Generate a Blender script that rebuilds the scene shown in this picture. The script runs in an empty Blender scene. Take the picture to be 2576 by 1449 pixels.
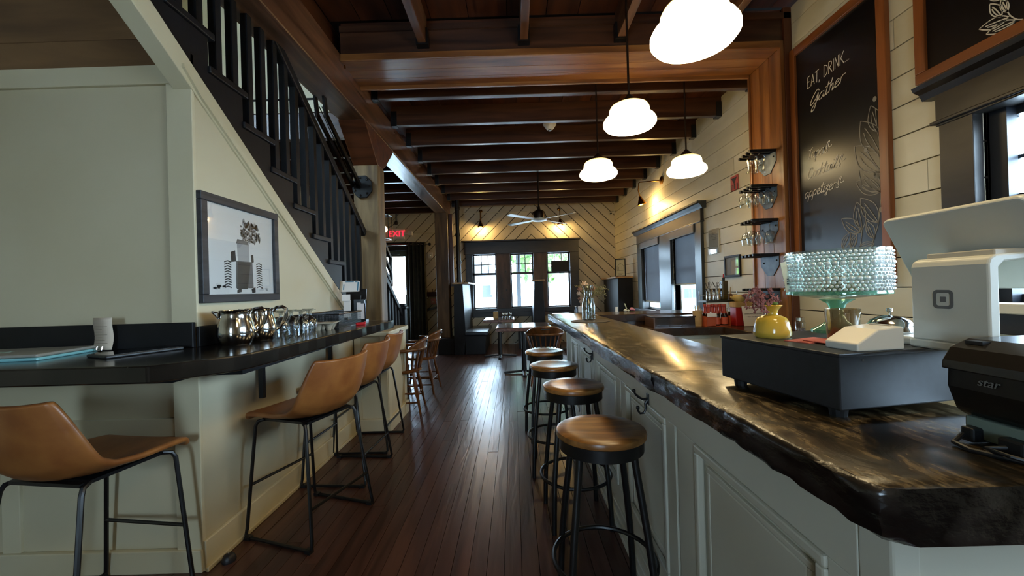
import bpy, math, random
from mathutils import Vector, Matrix, Euler

random.seed(7)
SC = bpy.context.scene
COL = SC.collection
PI = math.pi
R = math.radians

# ------------------------------------------------------------------ camera
def look_matrix(yaw, pitch, roll, loc):
    cy, sy, cp, sp = math.cos(yaw), math.sin(yaw), math.cos(pitch), math.sin(pitch)
    f = Vector((sy * cp, cy * cp, sp)); r = Vector((cy, -sy, 0)); u = r.cross(f)
    cr, sr = math.cos(roll), math.sin(roll)
    r2 = r * cr + u * sr; u2 = -r * sr + u * cr
    m = Matrix(((r2.x, u2.x, -f.x, loc[0]), (r2.y, u2.y, -f.y, loc[1]), (r2.z, u2.z, -f.z, loc[2]), (0, 0, 0, 1)))
    return m
cam_d = bpy.data.cameras.new('camera'); cam = bpy.data.objects.new('camera', cam_d); COL.objects.link(cam)
cam_d.sensor_width = 36.0; cam_d.lens = 36.0 * 1000.0 / 2576.0; cam_d.clip_start = 0.02; cam_d.clip_end = 200
cam.matrix_world = look_matrix(R(-0.2445), R(0.1725), R(-1.631), (0, 0, 1.21))
SC.camera = cam

# ------------------------------------------------------------------ light and exposure
SC.view_settings.view_transform = 'Standard'; SC.view_settings.look = 'None'
SC.view_settings.gamma = 1.0; SC.view_settings.use_curve_mapping = False
SC.view_settings.exposure = 2.15
SKY = 9.0          # daylight strength
LAMP = 4.5         # pendant shade emission
w = bpy.data.worlds.new('world'); SC.world = w; w.use_nodes = True
nt = w.node_tree; bg = nt.nodes['Background']
bg.inputs[0].default_value = (0.68, 0.84, 1.0, 1); bg.inputs[1].default_value = SKY
SC.cycles.max_bounces = 8; SC.cycles.diffuse_bounces = 5; SC.cycles.glossy_bounces = 4
SC.cycles.transmission_bounces = 6; SC.cycles.transparent_max_bounces = 16
SC.cycles.caustics_reflective = False; SC.cycles.caustics_refractive = False
SC.cycles.sample_clamp_indirect = 6.0; SC.cycles.use_denoising = True

def portal(loc, rot, sx, sy):
    d = bpy.data.lights.new('daylight_portal', 'AREA'); d.shape = 'RECTANGLE'; d.size = sx; d.size_y = sy
    d.cycles.is_portal = True
    o = bpy.data.objects.new('daylight_portal', d); COL.objects.link(o); o.location = loc; o.rotation_euler = rot
portal((2.33, 1.34, 1.53), (0, R(90), 0), 0.95, 1.0)
portal((2.33, 0.22, 1.53), (0, R(90), 0), 0.95, 1.0)
portal((2.42, 5.35, 1.05), (0, R(90), 0), 0.5, 0.8)
for px in (-0.63, 0.2, 1.02):
    portal((px, 9.02, 1.4), (R(-90), 0, 0), 0.52, 1.25)
portal((-0.9, -3.1, 1.5), (R(90), 0, 0), 0.9, 1.2)
portal((-2.72, 9.02, 1.05), (R(-90), 0, 0), 0.7, 2.0)

def point(name, loc, power, col, r=0.03):
    d = bpy.data.lights.new(name, 'POINT'); d.energy = power; d.color = col; d.shadow_soft_size = r
    o = bpy.data.objects.new(name, d); COL.objects.link(o); o.location = loc
    return o

# ------------------------------------------------------------------ materials
def H(h):
    h = h.lstrip('#'); c = [int(h[i:i + 2], 16) / 255 for i in (0, 2, 4)]
    return tuple(x / 12.92 if x <= 0.04045 else ((x + 0.055) / 1.055) ** 2.4 for x in c) + (1,)

def new_mat(name):
    m = bpy.data.materials.new(name); m.use_nodes = True
    return m, m.node_tree, m.node_tree.nodes['Principled BSDF']

def N(nt, t, **kw):
    n = nt.nodes.new(t)
    for k, v in kw.items():
        if k.startswith('i_'):
            n.inputs[int(k[2:])].default_value = v
        else:
            setattr(n, k, v)
    return n

def tex_vector(nt, scale, rand=True):
    tc = N(nt, 'ShaderNodeTexCoord'); mp = N(nt, 'ShaderNodeMapping')
    mp.inputs['Scale'].default_value = scale
    if rand:
        oi = N(nt, 'ShaderNodeObjectInfo'); mu = N(nt, 'ShaderNodeMath', operation='MULTIPLY'); mu.inputs[1].default_value = 43.0
        nt.links.new(oi.outputs['Random'], mu.inputs[0])
        ad = N(nt, 'ShaderNodeVectorMath', operation='ADD')
        nt.links.new(tc.outputs['Object'], ad.inputs[0]); nt.links.new(mu.outputs[0], ad.inputs[1])
        nt.links.new(ad.outputs[0], mp.inputs['Vector'])
    else:
        nt.links.new(tc.outputs['Object'], mp.inputs['Vector'])
    return mp.outputs[0]

def ramp(nt, fac, stops):
    r = N(nt, 'ShaderNodeValToRGB'); e = r.color_ramp.elements
    e[0].position, e[0].color = stops[0]; e[1].position, e[1].color = stops[-1]
    for p, c in stops[1:-1]:
        x = e.new(p); x.color = c
    nt.links.new(fac, r.inputs[0]); return r.outputs[0]

_cache = {}
def wood(name, c1, c2, axis='y', grain=14.0, rough=0.4, bump=0.15, var=0.25, long=1.2, cm=None):
    key = name + '_' + axis
    if key in _cache: return _cache[key]
    m, nt, b = new_mat(key)
    s = [grain] * 3; s['xyz'.index(axis)] = long
    v = tex_vector(nt, s)
    n = N(nt, 'ShaderNodeTexNoise'); n.inputs['Scale'].default_value = 1.0; n.inputs['Detail'].default_value = 6; n.inputs['Distortion'].default_value = 0.7
    nt.links.new(v, n.inputs['Vector'])
    st = [(0.3, H(c1)), (0.7, H(c2))] if cm is None else [(0.3, H(c1)), (0.5, H(cm)), (0.7, H(c2))]
    col = ramp(nt, n.outputs['Fac'], st)
    oi = N(nt, 'ShaderNodeObjectInfo'); mr = N(nt, 'ShaderNodeMapRange'); mr.inputs[3].default_value = 1 - var; mr.inputs[4].default_value = 1 + var
    nt.links.new(oi.outputs['Random'], mr.inputs[0])
    hs = N(nt, 'ShaderNodeHueSaturation'); nt.links.new(col, hs.inputs['Color']); nt.links.new(mr.outputs[0], hs.inputs['Value'])
    nt.links.new(hs.outputs[0], b.inputs['Base Color'])
    b.inputs['Roughness'].default_value = rough
    bp = N(nt, 'ShaderNodeBump'); bp.inputs['Strength'].default_value = bump; bp.inputs['Distance'].default_value = 0.01
    nt.links.new(n.outputs['Fac'], bp.inputs['Height']); nt.links.new(bp.outputs[0], b.inputs['Normal'])
    _cache[key] = m; return m

def paint(name, c, rough=0.5, c2=None, scale=3.0, bump=0.0, metal=0.0, spec=0.5, lo=0.35, hi=0.65):
    if name in _cache: return _cache[name]
    m, nt, b = new_mat(name)
    b.inputs['Roughness'].default_value = rough; b.inputs['Metallic'].default_value = metal
    b.inputs['Specular IOR Level'].default_value = spec
    if c2 or bump:
        sc = scale if isinstance(scale, (tuple, list)) else (scale,) * 3
        v = tex_vector(nt, sc)
        n = N(nt, 'ShaderNodeTexNoise'); n.inputs['Scale'].default_value = 1.0; n.inputs['Detail'].default_value = 5
        nt.links.new(v, n.inputs['Vector'])
        nt.links.new(ramp(nt, n.outputs['Fac'], [(lo, H(c)), (hi, H(c2 or c))]), b.inputs['Base Color'])
        if bump:
            bp = N(nt, 'ShaderNodeBump'); bp.inputs['Strength'].default_value = bump; bp.inputs['Distance'].default_value = 0.01
            nt.links.new(n.outputs['Fac'], bp.inputs['Height']); nt.links.new(bp.outputs[0], b.inputs['Normal'])
    else:
        b.inputs['Base Color'].default_value = H(c)
    _cache[name] = m; return m

def emit(name, c, s):
    m, nt, b = new_mat(name)
    b.inputs['Base Color'].default_value = H(c); b.inputs['Emission Color'].default_value = H(c); b.inputs['Emission Strength'].default_value = s
    return m

def thin_glass(name, tint='#ffffff', gloss=0.06, edge=0.5, rough=0.02, body=0.0, bodycol='#ffffff'):
    m, nt, b = new_mat(name)
    out = nt.nodes['Material Output']; nt.nodes.remove(b)
    tr = N(nt, 'ShaderNodeBsdfTransparent'); tr.inputs[0].default_value = H(tint)
    gl = N(nt, 'ShaderNodeBsdfGlossy'); gl.inputs['Roughness'].default_value = rough
    lw = N(nt, 'ShaderNodeLayerWeight'); lw.inputs[0].default_value = 0.35
    mr = N(nt, 'ShaderNodeMapRange'); mr.inputs[3].default_value = gloss; mr.inputs[4].default_value = edge
    nt.links.new(lw.outputs['Facing'], mr.inputs[0])
    mx = N(nt, 'ShaderNodeMixShader'); nt.links.new(mr.outputs[0], mx.inputs[0]); nt.links.new(tr.outputs[0], mx.inputs[1]); nt.links.new(gl.outputs[0], mx.inputs[2])
    last = mx
    if body:
        df = N(nt, 'ShaderNodeBsdfDiffuse'); df.inputs[0].default_value = H(bodycol)
        m2 = N(nt, 'ShaderNodeMixShader'); m2.inputs[0].default_value = body
        nt.links.new(mx.outputs[0], m2.inputs[1]); nt.links.new(df.outputs[0], m2.inputs[2]); last = m2
    nt.links.new(last.outputs[0], out.inputs[0]); return m

def fabric_screen(name, c, see):
    m, nt, b = new_mat(name); out = nt.nodes['Material Output']
    b.inputs['Base Color'].default_value = H(c); b.inputs['Roughness'].default_value = 0.8
    tr = N(nt, 'ShaderNodeBsdfTransparent'); tl = N(nt, 'ShaderNodeBsdfTranslucent'); tl.inputs[0].default_value = H(c)
    m1 = N(nt, 'ShaderNodeMixShader'); m1.inputs[0].default_value = 0.4
    nt.links.new(b.outputs[0], m1.inputs[1]); nt.links.new(tl.outputs[0], m1.inputs[2])
    m2 = N(nt, 'ShaderNodeMixShader'); m2.inputs[0].default_value = see
    nt.links.new(m1.outputs[0], m2.inputs[1]); nt.links.new(tr.outputs[0], m2.inputs[2]); nt.links.new(m2.outputs[0], out.inputs[0])
    return m

BEAM = dict(c1='#40281a', c2='#7d573a', cm='#5e3d28', rough=0.32, bump=0.2, var=0.1)
def beam_w(ax): return wood('timber', axis=ax, **BEAM)
def joist_w(ax): return wood('joist_wood', '#2c180f', '#573622', ax, rough=0.35, bump=0.15, var=0.15)
def ceil_w(ax): return wood('ceiling_wood', '#2c140b', '#5c3119', ax, grain=9, rough=0.4, var=0.25)
def portal_w(ax): return wood('casing_wood', '#5c371c', '#a06d3a', ax, cm='#835228', grain=10, rough=0.35, bump=0.1, var=0.1)
def red_w(ax): return wood('red_casing', '#40200f', '#683a20', ax, rough=0.4, var=0.1)
def post_w(ax): return wood('old_post', '#46351f', '#8f744c', ax, cm='#6b5433', grain=9, rough=0.6, bump=0.5, var=0.08)
def floor_w(ax): return wood('floor_wood', '#33201b', '#54372e', ax, grain=16, long=1.5, rough=0.30, bump=0.3, var=0.14)
def soffit_w(ax): return wood('soffit_wood', '#59402a', '#8d6a46', ax, grain=7, long=1.0, rough=0.55, var=0.12)
def frame_w(ax): return wood('board_frame', '#6b3a18', '#99592a', ax, grain=12, rough=0.4, var=0.08)
CREAM = paint('cream_paint', '#cdc3a4', 0.55, '#c2b695', 1.3)
CREAM2 = paint('cream_wall', '#c9bfa2', 0.6, '#bcb090', 0.9)
SIDING = paint('cream_siding', '#d2cbb4', 0.5, '#c0b79b', (3, 1.0, 3), 0.05)
SIDING2 = paint('cream_back_siding', '#cdc3aa', 0.55, '#bdb196', 2.0, 0.05)
WHITEP = paint('white_panel', '#cdc9b8', 0.42, '#c2bca8', 1.5)
BLACKP = paint('black_paint', '#0a0a0c', 0.5, '#131316', 6, 0.1, spec=0.3)
BLACKM = paint('black_metal', '#0c0c0d', 0.38, metal=0.0)
DARKTRIM = paint('dark_trim', '#120f0e', 0.36, '#221c18', (4, 4, 14), 0.1)
DARKBROWN = paint('dark_brown_board', '#3a2c24', 0.5, '#5a463a', (10, 10, 2), 0.2)
GREYTRIM = paint('window_trim_grey', '#262a2a', 0.28, '#343837', 5)
SHADOW = paint('dark_backing', '#120c08', 0.9)
STEEL = paint('polished_steel', '#c8c6c2', 0.12, metal=1.0)
GALV = paint('galvanised_plate', '#50565b', 0.5, '#6b7176', 12, metal=0.7)
BRASS = paint('brass', '#a5712c', 0.25, metal=1.0)
DBRONZE = paint('dark_bronze', '#2a1d14', 0.4, metal=0.6)
WHITE = paint('white_plastic', '#dcd8cc', 0.35)
PAPER = paint('paper', '#dcd6d0', 0.8)
BLACKPL = paint('black_plastic', '#0d0e11', 0.45)
GLASS = thin_glass('window_glass', '#f4fbff', 0.03, 0.35)
GLASSW = thin_glass('drinking_glass', '#eef2f2', 0.05, 0.75, 0.03)
def opal():
    m, nt, b = new_mat('opal_shade_lit'); b.inputs['Base Color'].default_value = H('#fff3d8')
    tc = N(nt, 'ShaderNodeTexCoord'); sx = N(nt, 'ShaderNodeSeparateXYZ'); nt.links.new(tc.outputs['Object'], sx.inputs[0])
    mr = N(nt, 'ShaderNodeMapRange'); mr.inputs[1].default_value = 0.02; mr.inputs[2].default_value = 0.16; mr.inputs[3].default_value = LAMP; mr.inputs[4].default_value = 0.22
    nt.links.new(sx.outputs[2], mr.inputs[0]); nt.links.new(mr.outputs[0], b.inputs['Emission Strength'])
    nt.links.new(ramp(nt, sx.outputs[2], [(0.03, H('#ffe3ac')), (0.15, H('#ffd078'))]), b.inputs['Emission Color'])
    return m
OPAL = opal()

# ------------------------------------------------------------------ mesh builder
class MB:
    def __init__(s): s.v = []; s.f = []; s.mi = []; s.cur = 0
    def face(s, idx): s.f.append(idx); s.mi.append(s.cur)
    def box(s, x0, x1, y0, y1, z0, z1):
        if x0 > x1: x0, x1 = x1, x0
        if y0 > y1: y0, y1 = y1, y0
        if z0 > z1: z0, z1 = z1, z0
        b = len(s.v)
        s.v += [(x0, y0, z0), (x1, y0, z0), (x1, y1, z0), (x0, y1, z0), (x0, y0, z1), (x1, y0, z1), (x1, y1, z1), (x0, y1, z1)]
        for q in ((0, 3, 2, 1), (4, 5, 6, 7), (0, 1, 5, 4), (1, 2, 6, 5), (2, 3, 7, 6), (3, 0, 4, 7)):
            s.face(tuple(b + i for i in q))
        return s
    def xf(s, start, m):
        for i in range(start, len(s.v)): s.v[i] = tuple(m @ Vector(s.v[i]))
        return s
    def obox(s, c, size, rot=(0, 0, 0)):
        st = len(s.v); a, b_, d = size[0] / 2, size[1] / 2, size[2] / 2
        s.box(-a, a, -b_, b_, -d, d)
        return s.xf(st, Matrix.Translation(c) @ Euler(rot).to_matrix().to_4x4())
    def beam(s, p0, p1, w, h, up=(0, 0, 1)):
        p0, p1 = Vector(p0), Vector(p1); d = (p1 - p0); L = d.length; d.normalize()
        u = Vector(up); x = d.cross(u)
        if x.length < 1e-4: x = d.cross(Vector((1, 0, 0)))
        x.normalize(); z = x.cross(d)
        st = len(s.v); s.box(-w / 2, w / 2, 0, L, -h / 2, h / 2)
        m = Matrix(((x.x, d.x, z.x, p0.x), (x.y, d.y, z.y, p0.y), (x.z, d.z, z.z, p0.z), (0, 0, 0, 1)))
        return s.xf(st, m)
    def tube(s, pts, r, n=8, closed=False):
        pts = [Vector(p) for p in pts]; k = len(pts); rings = []
        rr = r if isinstance(r, (list, tuple)) else [r] * k
        prev = None
        for i, p in enumerate(pts):
            a = pts[(i - 1) % k] if (closed or i > 0) else p
            c = pts[(i + 1) % k] if (closed or i < k - 1) else p
            t = (c - a).normalized()
            if prev is None:
                x = t.cross(Vector((0, 0, 1)))
                if x.length < 0.05: x = t.cross(Vector((1, 0, 0)))
            else:
                x = prev - t * prev.dot(t)
            x.normalize(); prev = x; y = t.cross(x)
            b = len(s.v); rings.append(b)
            for j in range(n):
                an = 2 * PI * j / n
                s.v.append(tuple(p + (x * math.cos(an) + y * math.sin(an)) * rr[i]))
        for i in range(k if closed else k - 1):
            a, c = rings[i], rings[(i + 1) % k]
            for j in range(n):
                s.face((a + j, a + (j + 1) % n, c + (j + 1) % n, c + j))
        if not closed:
            s.face(tuple(rings[0] + j for j in range(n))[::-1]); s.face(tuple(rings[-1] + j for j in range(n)))
        return s
    def lathe(s, prof, n=24, c=(0, 0, 0), cap0=True, cap1=True):
        rings = []
        for r, z in prof:
            b = len(s.v); rings.append(b)
            for j in range(n):
                a = 2 * PI * j / n; s.v.append((c[0] + r * math.cos(a), c[1] + r * math.sin(a), c[2] + z))
        for i in range(len(prof) - 1):
            a, d = rings[i], rings[i + 1]
            for j in range(n): s.face((a + j, a + (j + 1) % n, d + (j + 1) % n, d + j))
        if cap0: s.face(tuple(rings[0] + j for j in range(n))[::-1])
        if cap1: s.face(tuple(rings[-1] + j for j in range(n)))
        return s
    def prism(s, pts, axis, a, b):
        st = len(s.v); n = len(pts)
        def P(p, d): return {'x': (d, p[0], p[1]), 'y': (p[0], d, p[1]), 'z': (p[0], p[1], d)}[axis]
        s.v += [P(p, a) for p in pts] + [P(p, b) for p in pts]
        s.face(tuple(st + i for i in range(n))[::-1]); s.face(tuple(st + n + i for i in range(n)))
        for i in range(n):
            j = (i + 1) % n; s.face((st + i, st + j, st + n + j, st + n + i))
        return s
    def sphere(s, c, r, nu=10, nv=6, sz=1.0):
        prof = [(max(1e-4, r * math.sin(PI * i / nv)), -r * sz * math.cos(PI * i / nv)) for i in range(nv + 1)]
        return s.lathe(prof, nu, c)
    def grid(s, fn, nu, nv):
        b = len(s.v)
        for i in range(nu + 1):
            for j in range(nv + 1): s.v.append(tuple(fn(i / nu, j / nv)))
        for i in range(nu):
            for j in range(nv):
                q = b + i * (nv + 1) + j; s.face((q, q + 1, q + nv + 2, q + nv + 1))
        return s
    def build(s, name, mat, parent=None, smooth=False, bevel=0.0, seg=2, loc=None, solid=0.0):
        me = bpy.data.meshes.new(name); me.from_pydata(s.v, [], s.f)
        for m in (mat if isinstance(mat, (list, tuple)) else [mat]): me.materials.append(m)
        if isinstance(mat, (list, tuple)): me.polygons.foreach_set('material_index', s.mi)
        if smooth: me.polygons.foreach_set('use_smooth', [True] * len(me.polygons))
        me.update()
        import bmesh
        bm = bmesh.new(); bm.from_mesh(me); bmesh.ops.recalc_face_normals(bm, faces=bm.faces); bm.to_mesh(me); bm.free()
        if smooth: me.set_sharp_from_angle(angle=R(40))
        o = bpy.data.objects.new(name, me); COL.objects.link(o)
        if parent: o.parent = parent
        if loc: o.location = loc
        if solid:
            md = o.modifiers.new('solid', 'SOLIDIFY'); md.thickness = solid; md.offset = 0
        if bevel:
            md = o.modifiers.new('bevel', 'BEVEL'); md.width = bevel; md.segments = seg; md.limit_method = 'ANGLE'; md.angle_limit = R(35)
        return o

def tag(o, label=None, cat=None, group=None, kind=None):
    if label: o['label'] = label
    if cat: o['category'] = cat
    if group: o['group'] = group
    if kind: o['kind'] = kind
    return o
def thing(name, label, cat, loc=(0, 0, 0), rz=0.0, group=None):
    o = bpy.data.objects.new(name, None); COL.objects.link(o); o.location = loc; o.rotation_euler = (0, 0, rz)
    o.empty_display_size = 0.1
    return tag(o, label, cat, group)
def struct(name, label=None):
    o = bpy.data.objects.new(name, None); COL.objects.link(o); return tag(o, label, None, None, 'structure')
def dup(root, loc, rz, label):
    r = root.copy(); COL.objects.link(r); r.location = loc; r.rotation_euler = (0, 0, rz); r['label'] = label
    for ch in list(root.children):
        c = ch.copy(); COL.objects.link(c); c.parent = r
        for g in list(ch.children):
            d = g.copy(); COL.objects.link(d); d.parent = c
    return r
def box(name, mat, parent, *b, bevel=0.0, **kw): return MB().box(*b).build(name, mat, parent, bevel=bevel, **kw)

def rect_minus(rect, holes):
    out = [rect]
    for h in holes:
        nxt = []
        for (a, b, c, d) in out:
            ha, hb, hc, hd = max(a, h[0]), min(b, h[1]), max(c, h[2]), min(d, h[3])
            if ha >= hb or hc >= hd: nxt.append((a, b, c, d)); continue
            if a < ha: nxt.append((a, ha, c, d))
            if hb < b: nxt.append((hb, b, c, d))
            if c < hc: nxt.append((ha, hb, c, hc))
            if hd < d: nxt.append((ha, hb, hd, d))
        out = nxt
    return out
def clip(poly, rect):
    a, b, c, d = rect
    for ax, lim, sg in ((0, a, 1), (0, b, -1), (1, c, 1), (1, d, -1)):
        res = []
        for i in range(len(poly)):
            p, q = poly[i], poly[(i + 1) % len(poly)]
            dp, dq = (p[ax] - lim) * sg, (q[ax] - lim) * sg
            if dp >= 0: res.append(p)
            if dp * dq < 0:
                t = dp / (dp - dq); res.append((p[0] + (q[0] - p[0]) * t, p[1] + (q[1] - p[1]) * t))
        poly = res
        if len(poly) < 3: return []
    return poly

# ================================================================== SETTING
# ---- floor
fl = struct('floor')
box('subfloor', SHADOW, fl, -4.2, 2.6, -3.2, 9.2, -0.12, -0.022)
bw = 0.0765; x = -3.9; i = 0
while x < 2.32:
    aisle = -1.5 < x < 0.62
    y = -3.05 - random.random() * 1.5
    lens = (2.0, 3.4) if aisle else (4.0, 6.0)
    while y < 8.95:
        L = random.uniform(*lens); y1 = min(y + L, 8.95); y0 = max(y, -3.05)
        if y1 - y0 > 0.15:
            dz = random.uniform(-0.0012, 0.0012)
            box('floor_board', floor_w('y'), fl, x + 0.0012, x + bw - 0.0012, y0, y1 - 0.002, -0.02, dz)
        y += L
    x += bw; i += 1

# ---- right walls (horizontal boards)
def siding_x(parent, X, th, side, y0, y1, z0, z1, course, holes, zoff, mat, seglen, jw=0.006):
    # boards facing -x (side=-1); X is the room face
    for r in rect_minus((y0, y1, z0, z1), holes):
        box('wall_backing', SHADOW, parent, X + 0.02, X + 0.13, r[0], r[1], r[2], r[3])
    z = z0 - ((z0 - zoff) % course)
    while z < z1:
        a, b = max(z, z0) + jw / 2, min(z + course, z1) - jw / 2
        if b - a > 0.01:
            cuts = [y0]; yy = y0 + random.uniform(0.3, seglen)
            while yy < y1 - 0.3: cuts.append(yy); yy += random.uniform(seglen * 0.7, seglen * 1.4)
            cuts.append(y1)
            for c0, c1 in zip(cuts, cuts[1:]):
                rs = rect_minus((c0 + 0.0015, c1 - 0.0015, a, b), holes)
                dx = random.uniform(-0.0015, 0.0015)
                for r in rs:
                    if r[1] - r[0] > 0.02 and r[3] - r[2] > 0.008:
                        box('siding_board', mat, parent, X + dx, X + th, *r, bevel=0.0015)
        z += course
wr = struct('wall_right')
FARWIN = [(4.93, 5.72, 0.80, 1.98), (6.17, 7.03, 0.80, 1.98)]
siding_x(wr, 2.30, 0.02, -1, 3.40, 8.92, 0.0, 3.26, 0.174, FARWIN, 0.07, SIDING, 2.0)
wn = struct('wall_right_front')
NEARWIN = [(0.85, 1.83, 1.09, 1.96), (-0.30, 0.70, 1.09, 1.96)]
siding_x(wn, 2.17, 0.02, -1, -3.0, 3.06, 0.0, 3.30, 0.167, NEARWIN, 0.157, SIDING, 1.6)

# ---- back wall (diagonal boards, chevron)
wb = struct('wall_back')
BW = [(-0.90, -0.375, 0.79, 2.01), (-0.06, 0.455, 0.79, 2.01), (0.76, 1.27, 0.79, 2.01)]
DOOR = (-3.10, -2.33, 0.0, 2.14)
for r in rect_minus((-3.5, 2.4, 0, 3.3), BW + [DOOR]):
    box('wall_backing', SHADOW, wb, r[0], r[1], 8.925, 9.05, r[2], r[3])
holes = [(-1.06, 1.46, 0.62, 2.25), DOOR]
def chevron(xa, xb, sgn, x0):
    rects = rect_minus((xa, xb, 0, 3.26), holes)
    p = 0.250  # horizontal spacing
    k = -20
    while k < 40:
        a = x0 + k * p
        # strip  x = a + sgn*z  ..  a+p + sgn*z
        j = 0.010
        poly = [(a + j, 0.0), (a + p - j, 0.0), (a + p - j + sgn * 3.26, 3.26), (a + j + sgn * 3.26, 3.26)]
        mb = MB(); d = random.uniform(-0.0015, 0.0015)
        for r in rects:
            q = clip(poly, r)
            if len(q) > 2: mb.prism(q, 'y', 8.90 + d, 8.925)
        if mb.v: mb.build('diagonal_board', SIDING2, wb)
        k += 1
chevron(-3.5, -1.46, 1, -5.0)
chevron(-1.46, 0.42, 1, -5.0)
chevron(0.42, 2.3, -1, 0.1)
box('picture_rail', CREAM, wb, -1.2, 0.35, 8.885, 8.905, 2.93, 2.95)
# ---- rear and left walls that close the room behind the camera
wl = struct('wall_left')
for r in rect_minus((-3.0, 9.05, 0, 4.7), [(1.0, 2.6, 3.3, 4.3)]):
    box('wall_panel', CREAM2, wl, -3.62, -3.5, r[0], r[1], r[2], r[3])
w6 = struct('fill_window_stair')  # unseen upstairs window, added to let daylight into the stairwell
for (a, b) in ((0.9, 1.0), (2.6, 2.7)): box('casing', CREAM, w6, -3.52, -3.47, a, b, 3.2, 4.4)
for (a, b) in ((3.2, 3.3), (4.3, 4.4)): box('head_board', CREAM, w6, -3.52, -3.47, 1.0, 2.6, a, b)
box('pane', GLASS, w6, -3.56, -3.555, 1.0, 2.6, 3.3, 4.3)
wq = struct('wall_rear')
for r in rect_minus((-3.6, 2.4, 0, 4.7), [(-1.25, -0.60, 0.9, 2.1)]):
    box('wall_panel', CREAM2, wq, r[0], r[1], -3.12, -3.0, r[2], r[3])

# ---- wall under the stairs: side face and the face towards the entrance
ws = struct('wall_stair')
def zskirt(y): return 2.315 - 0.705 * (y - 1.667)
MB().prism([(1.77, 0), (3.50, 0), (3.50, zskirt(3.5) - 0.06), (1.77, zskirt(1.77) - 0.06)], 'x', -1.50, -1.41).build('side_panel', CREAM2, ws)
box('end_panel', CREAM2, ws, -3.5, -1.4105, 1.77, 1.86, 0, 2.30)
box('frieze_board', CREAM, ws, -3.5, -1.405, 1.752, 1.772, 2.165, 2.30, bevel=0.003)
box('corner_board', CREAM, ws, -1.52, -1.405, 1.754, 1.772, 0.0, 2.165, bevel=0.003)
box('panel_rail', CREAM, ws, -3.5, -1.52, 1.757, 1.772, 0.60, 0.68, bevel=0.002)
box('panel_stile', CREAM, ws, -2.3, -2.22, 1.757, 1.772, 0.10, 0.60, bevel=0.002)
bl = struct('baseboard_left')
box('board', CREAM, bl, -1.41, -1.392, 1.755, 3.45, 0.0, 0.135, bevel=0.004)
box('board', CREAM, bl, -3.5, -1.405, 1.745, 1.77, 0.0, 0.10, bevel=0.004)
box('shoe_mould', CREAM, bl, -1.392, -1.380, 1.75, 3.45, 0.0, 0.02, bevel=0.003)

# ---- pilaster box at the end of the understair wall
pi_ = struct('trim_1')
box('case', CREAM2, pi_, -1.40, -1.12, 3.455, 4.02, 0, 0.85)
for (a, b) in ((-1.40, -1.345), (-1.175, -1.115)):
    box('stile', CREAM, pi_, a, b, 3.443, 3.456, 0.1, 0.835, bevel=0.002)
for (a, b) in ((3.45, 3.53), (3.94, 4.025)):
    box('stile', CREAM, pi_, -1.121, -1.108, a, b, 0.1, 0.835, bevel=0.002)
box('cap', CREAM, pi_, -1.42, -1.085, 3.42, 4.05, 0.835, 0.875, bevel=0.008)
box('plinth', CREAM, pi_, -1.415, -1.095, 3.43, 4.045, 0.0, 0.12, bevel=0.006)

# ---- timber beam, bolster, posts
bm_ = struct('trim_2')
box('beam', beam_w('y'), bm_, -1.505, -1.28, -3.0, 8.30, 2.75, 3.06, bevel=0.012)
box('beam_fill', ceil_w('y'), bm_, -1.46, -1.36, -3.0, 8.9, 3.06, 3.30)
box('edge_strip', portal_w('y'), bm_, -1.535, -1.505, -3.0, 3.5, 2.78, 3.30)
MB().prism([(3.50, 2.75), (3.82, 2.44), (3.96, 2.44), (4.05, 2.49), (4.30, 2.70), (4.34, 2.75)], 'x', -1.512, -1.274).build('bolster', red_w('x'), bm_, bevel=0.006)
for yy in (0.9, 1.9, 3.1, 4.4, 5.6):
    box('bolt_plate', BRASS, bm_, -1.282, -1.272, yy, yy + 0.02, 2.98, 3.0)
tp = thing('timber_post', 'old squared timber post standing by the near end of the stairs with a black steel plate', 'post', (0, 0, 0)); tp['kind'] = 'structure'
box('shaft', post_w('z'), tp, -1.515, -1.272, 3.81, 4.0, 0.876, 2.445, bevel=0.012)
tp2 = thing('timber_post', 'far rough timber post beside the window booth with a black base', 'post', (0, 0, 0)); tp2['kind'] = 'structure'
box('shaft', wood('old_post_dark', '#3a2a1c', '#7d6040', 'z', cm='#5d452c', grain=9, rough=0.6, bump=0.5, var=0.05), tp2, -1.52, -1.27, 7.80, 8.08, 0.28, 2.76, bevel=0.014)
box('base', BLACKP, tp2, -1.47, -1.15, 7.55, 8.1, 0, 0.30, bevel=0.006)
box('split_plank', red_w('z'), tp2, -1.262, -1.20, 7.98, 8.06, 1.3, 2.76)

# ---- portal casing between the two bays
po = struct('trim_3')
for k, (a, b) in enumerate(((3.06, 3.185), (3.188, 3.31), (3.313, 3.43))):
    box('soffit_plank', portal_w('x'), po, -1.28, 2.09, a, b, 3.0, 3.02, bevel=0.002)
    box('jamb_plank', portal_w('z'), po, 2.09, 2.11, a, b, 0.0, 3.0, bevel=0.002)
box('edge_mould', portal_w('x'), po, -1.28, 2.09, 3.035, 3.062, 2.995, 3.05, bevel=0.004)
box('edge_mould', portal_w('x'), po, -1.28, 2.09, 3.43, 3.452, 2.97, 3.05, bevel=0.004)
box('edge_mould', portal_w('z'), po, 2.082, 2.112, 3.035, 3.062, 0.0, 3.05, bevel=0.004)
box('edge_mould', portal_w('z'), po, 2.075, 2.10, 3.43, 3.452, 0.0, 3.0, bevel=0.004)
box('casing', red_w('z'), po, 2.112, 2.172, 3.03, 3.06, 0.0, 3.30, bevel=0.004)
box('header', ceil_w('x'), po, -1.28, 2.17, 3.062, 3.43, 3.03, 3.30)
box('header_face', joist_w('x'), po, -1.28, 2.17, 3.048, 3.062, 3.05, 3.215)
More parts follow.
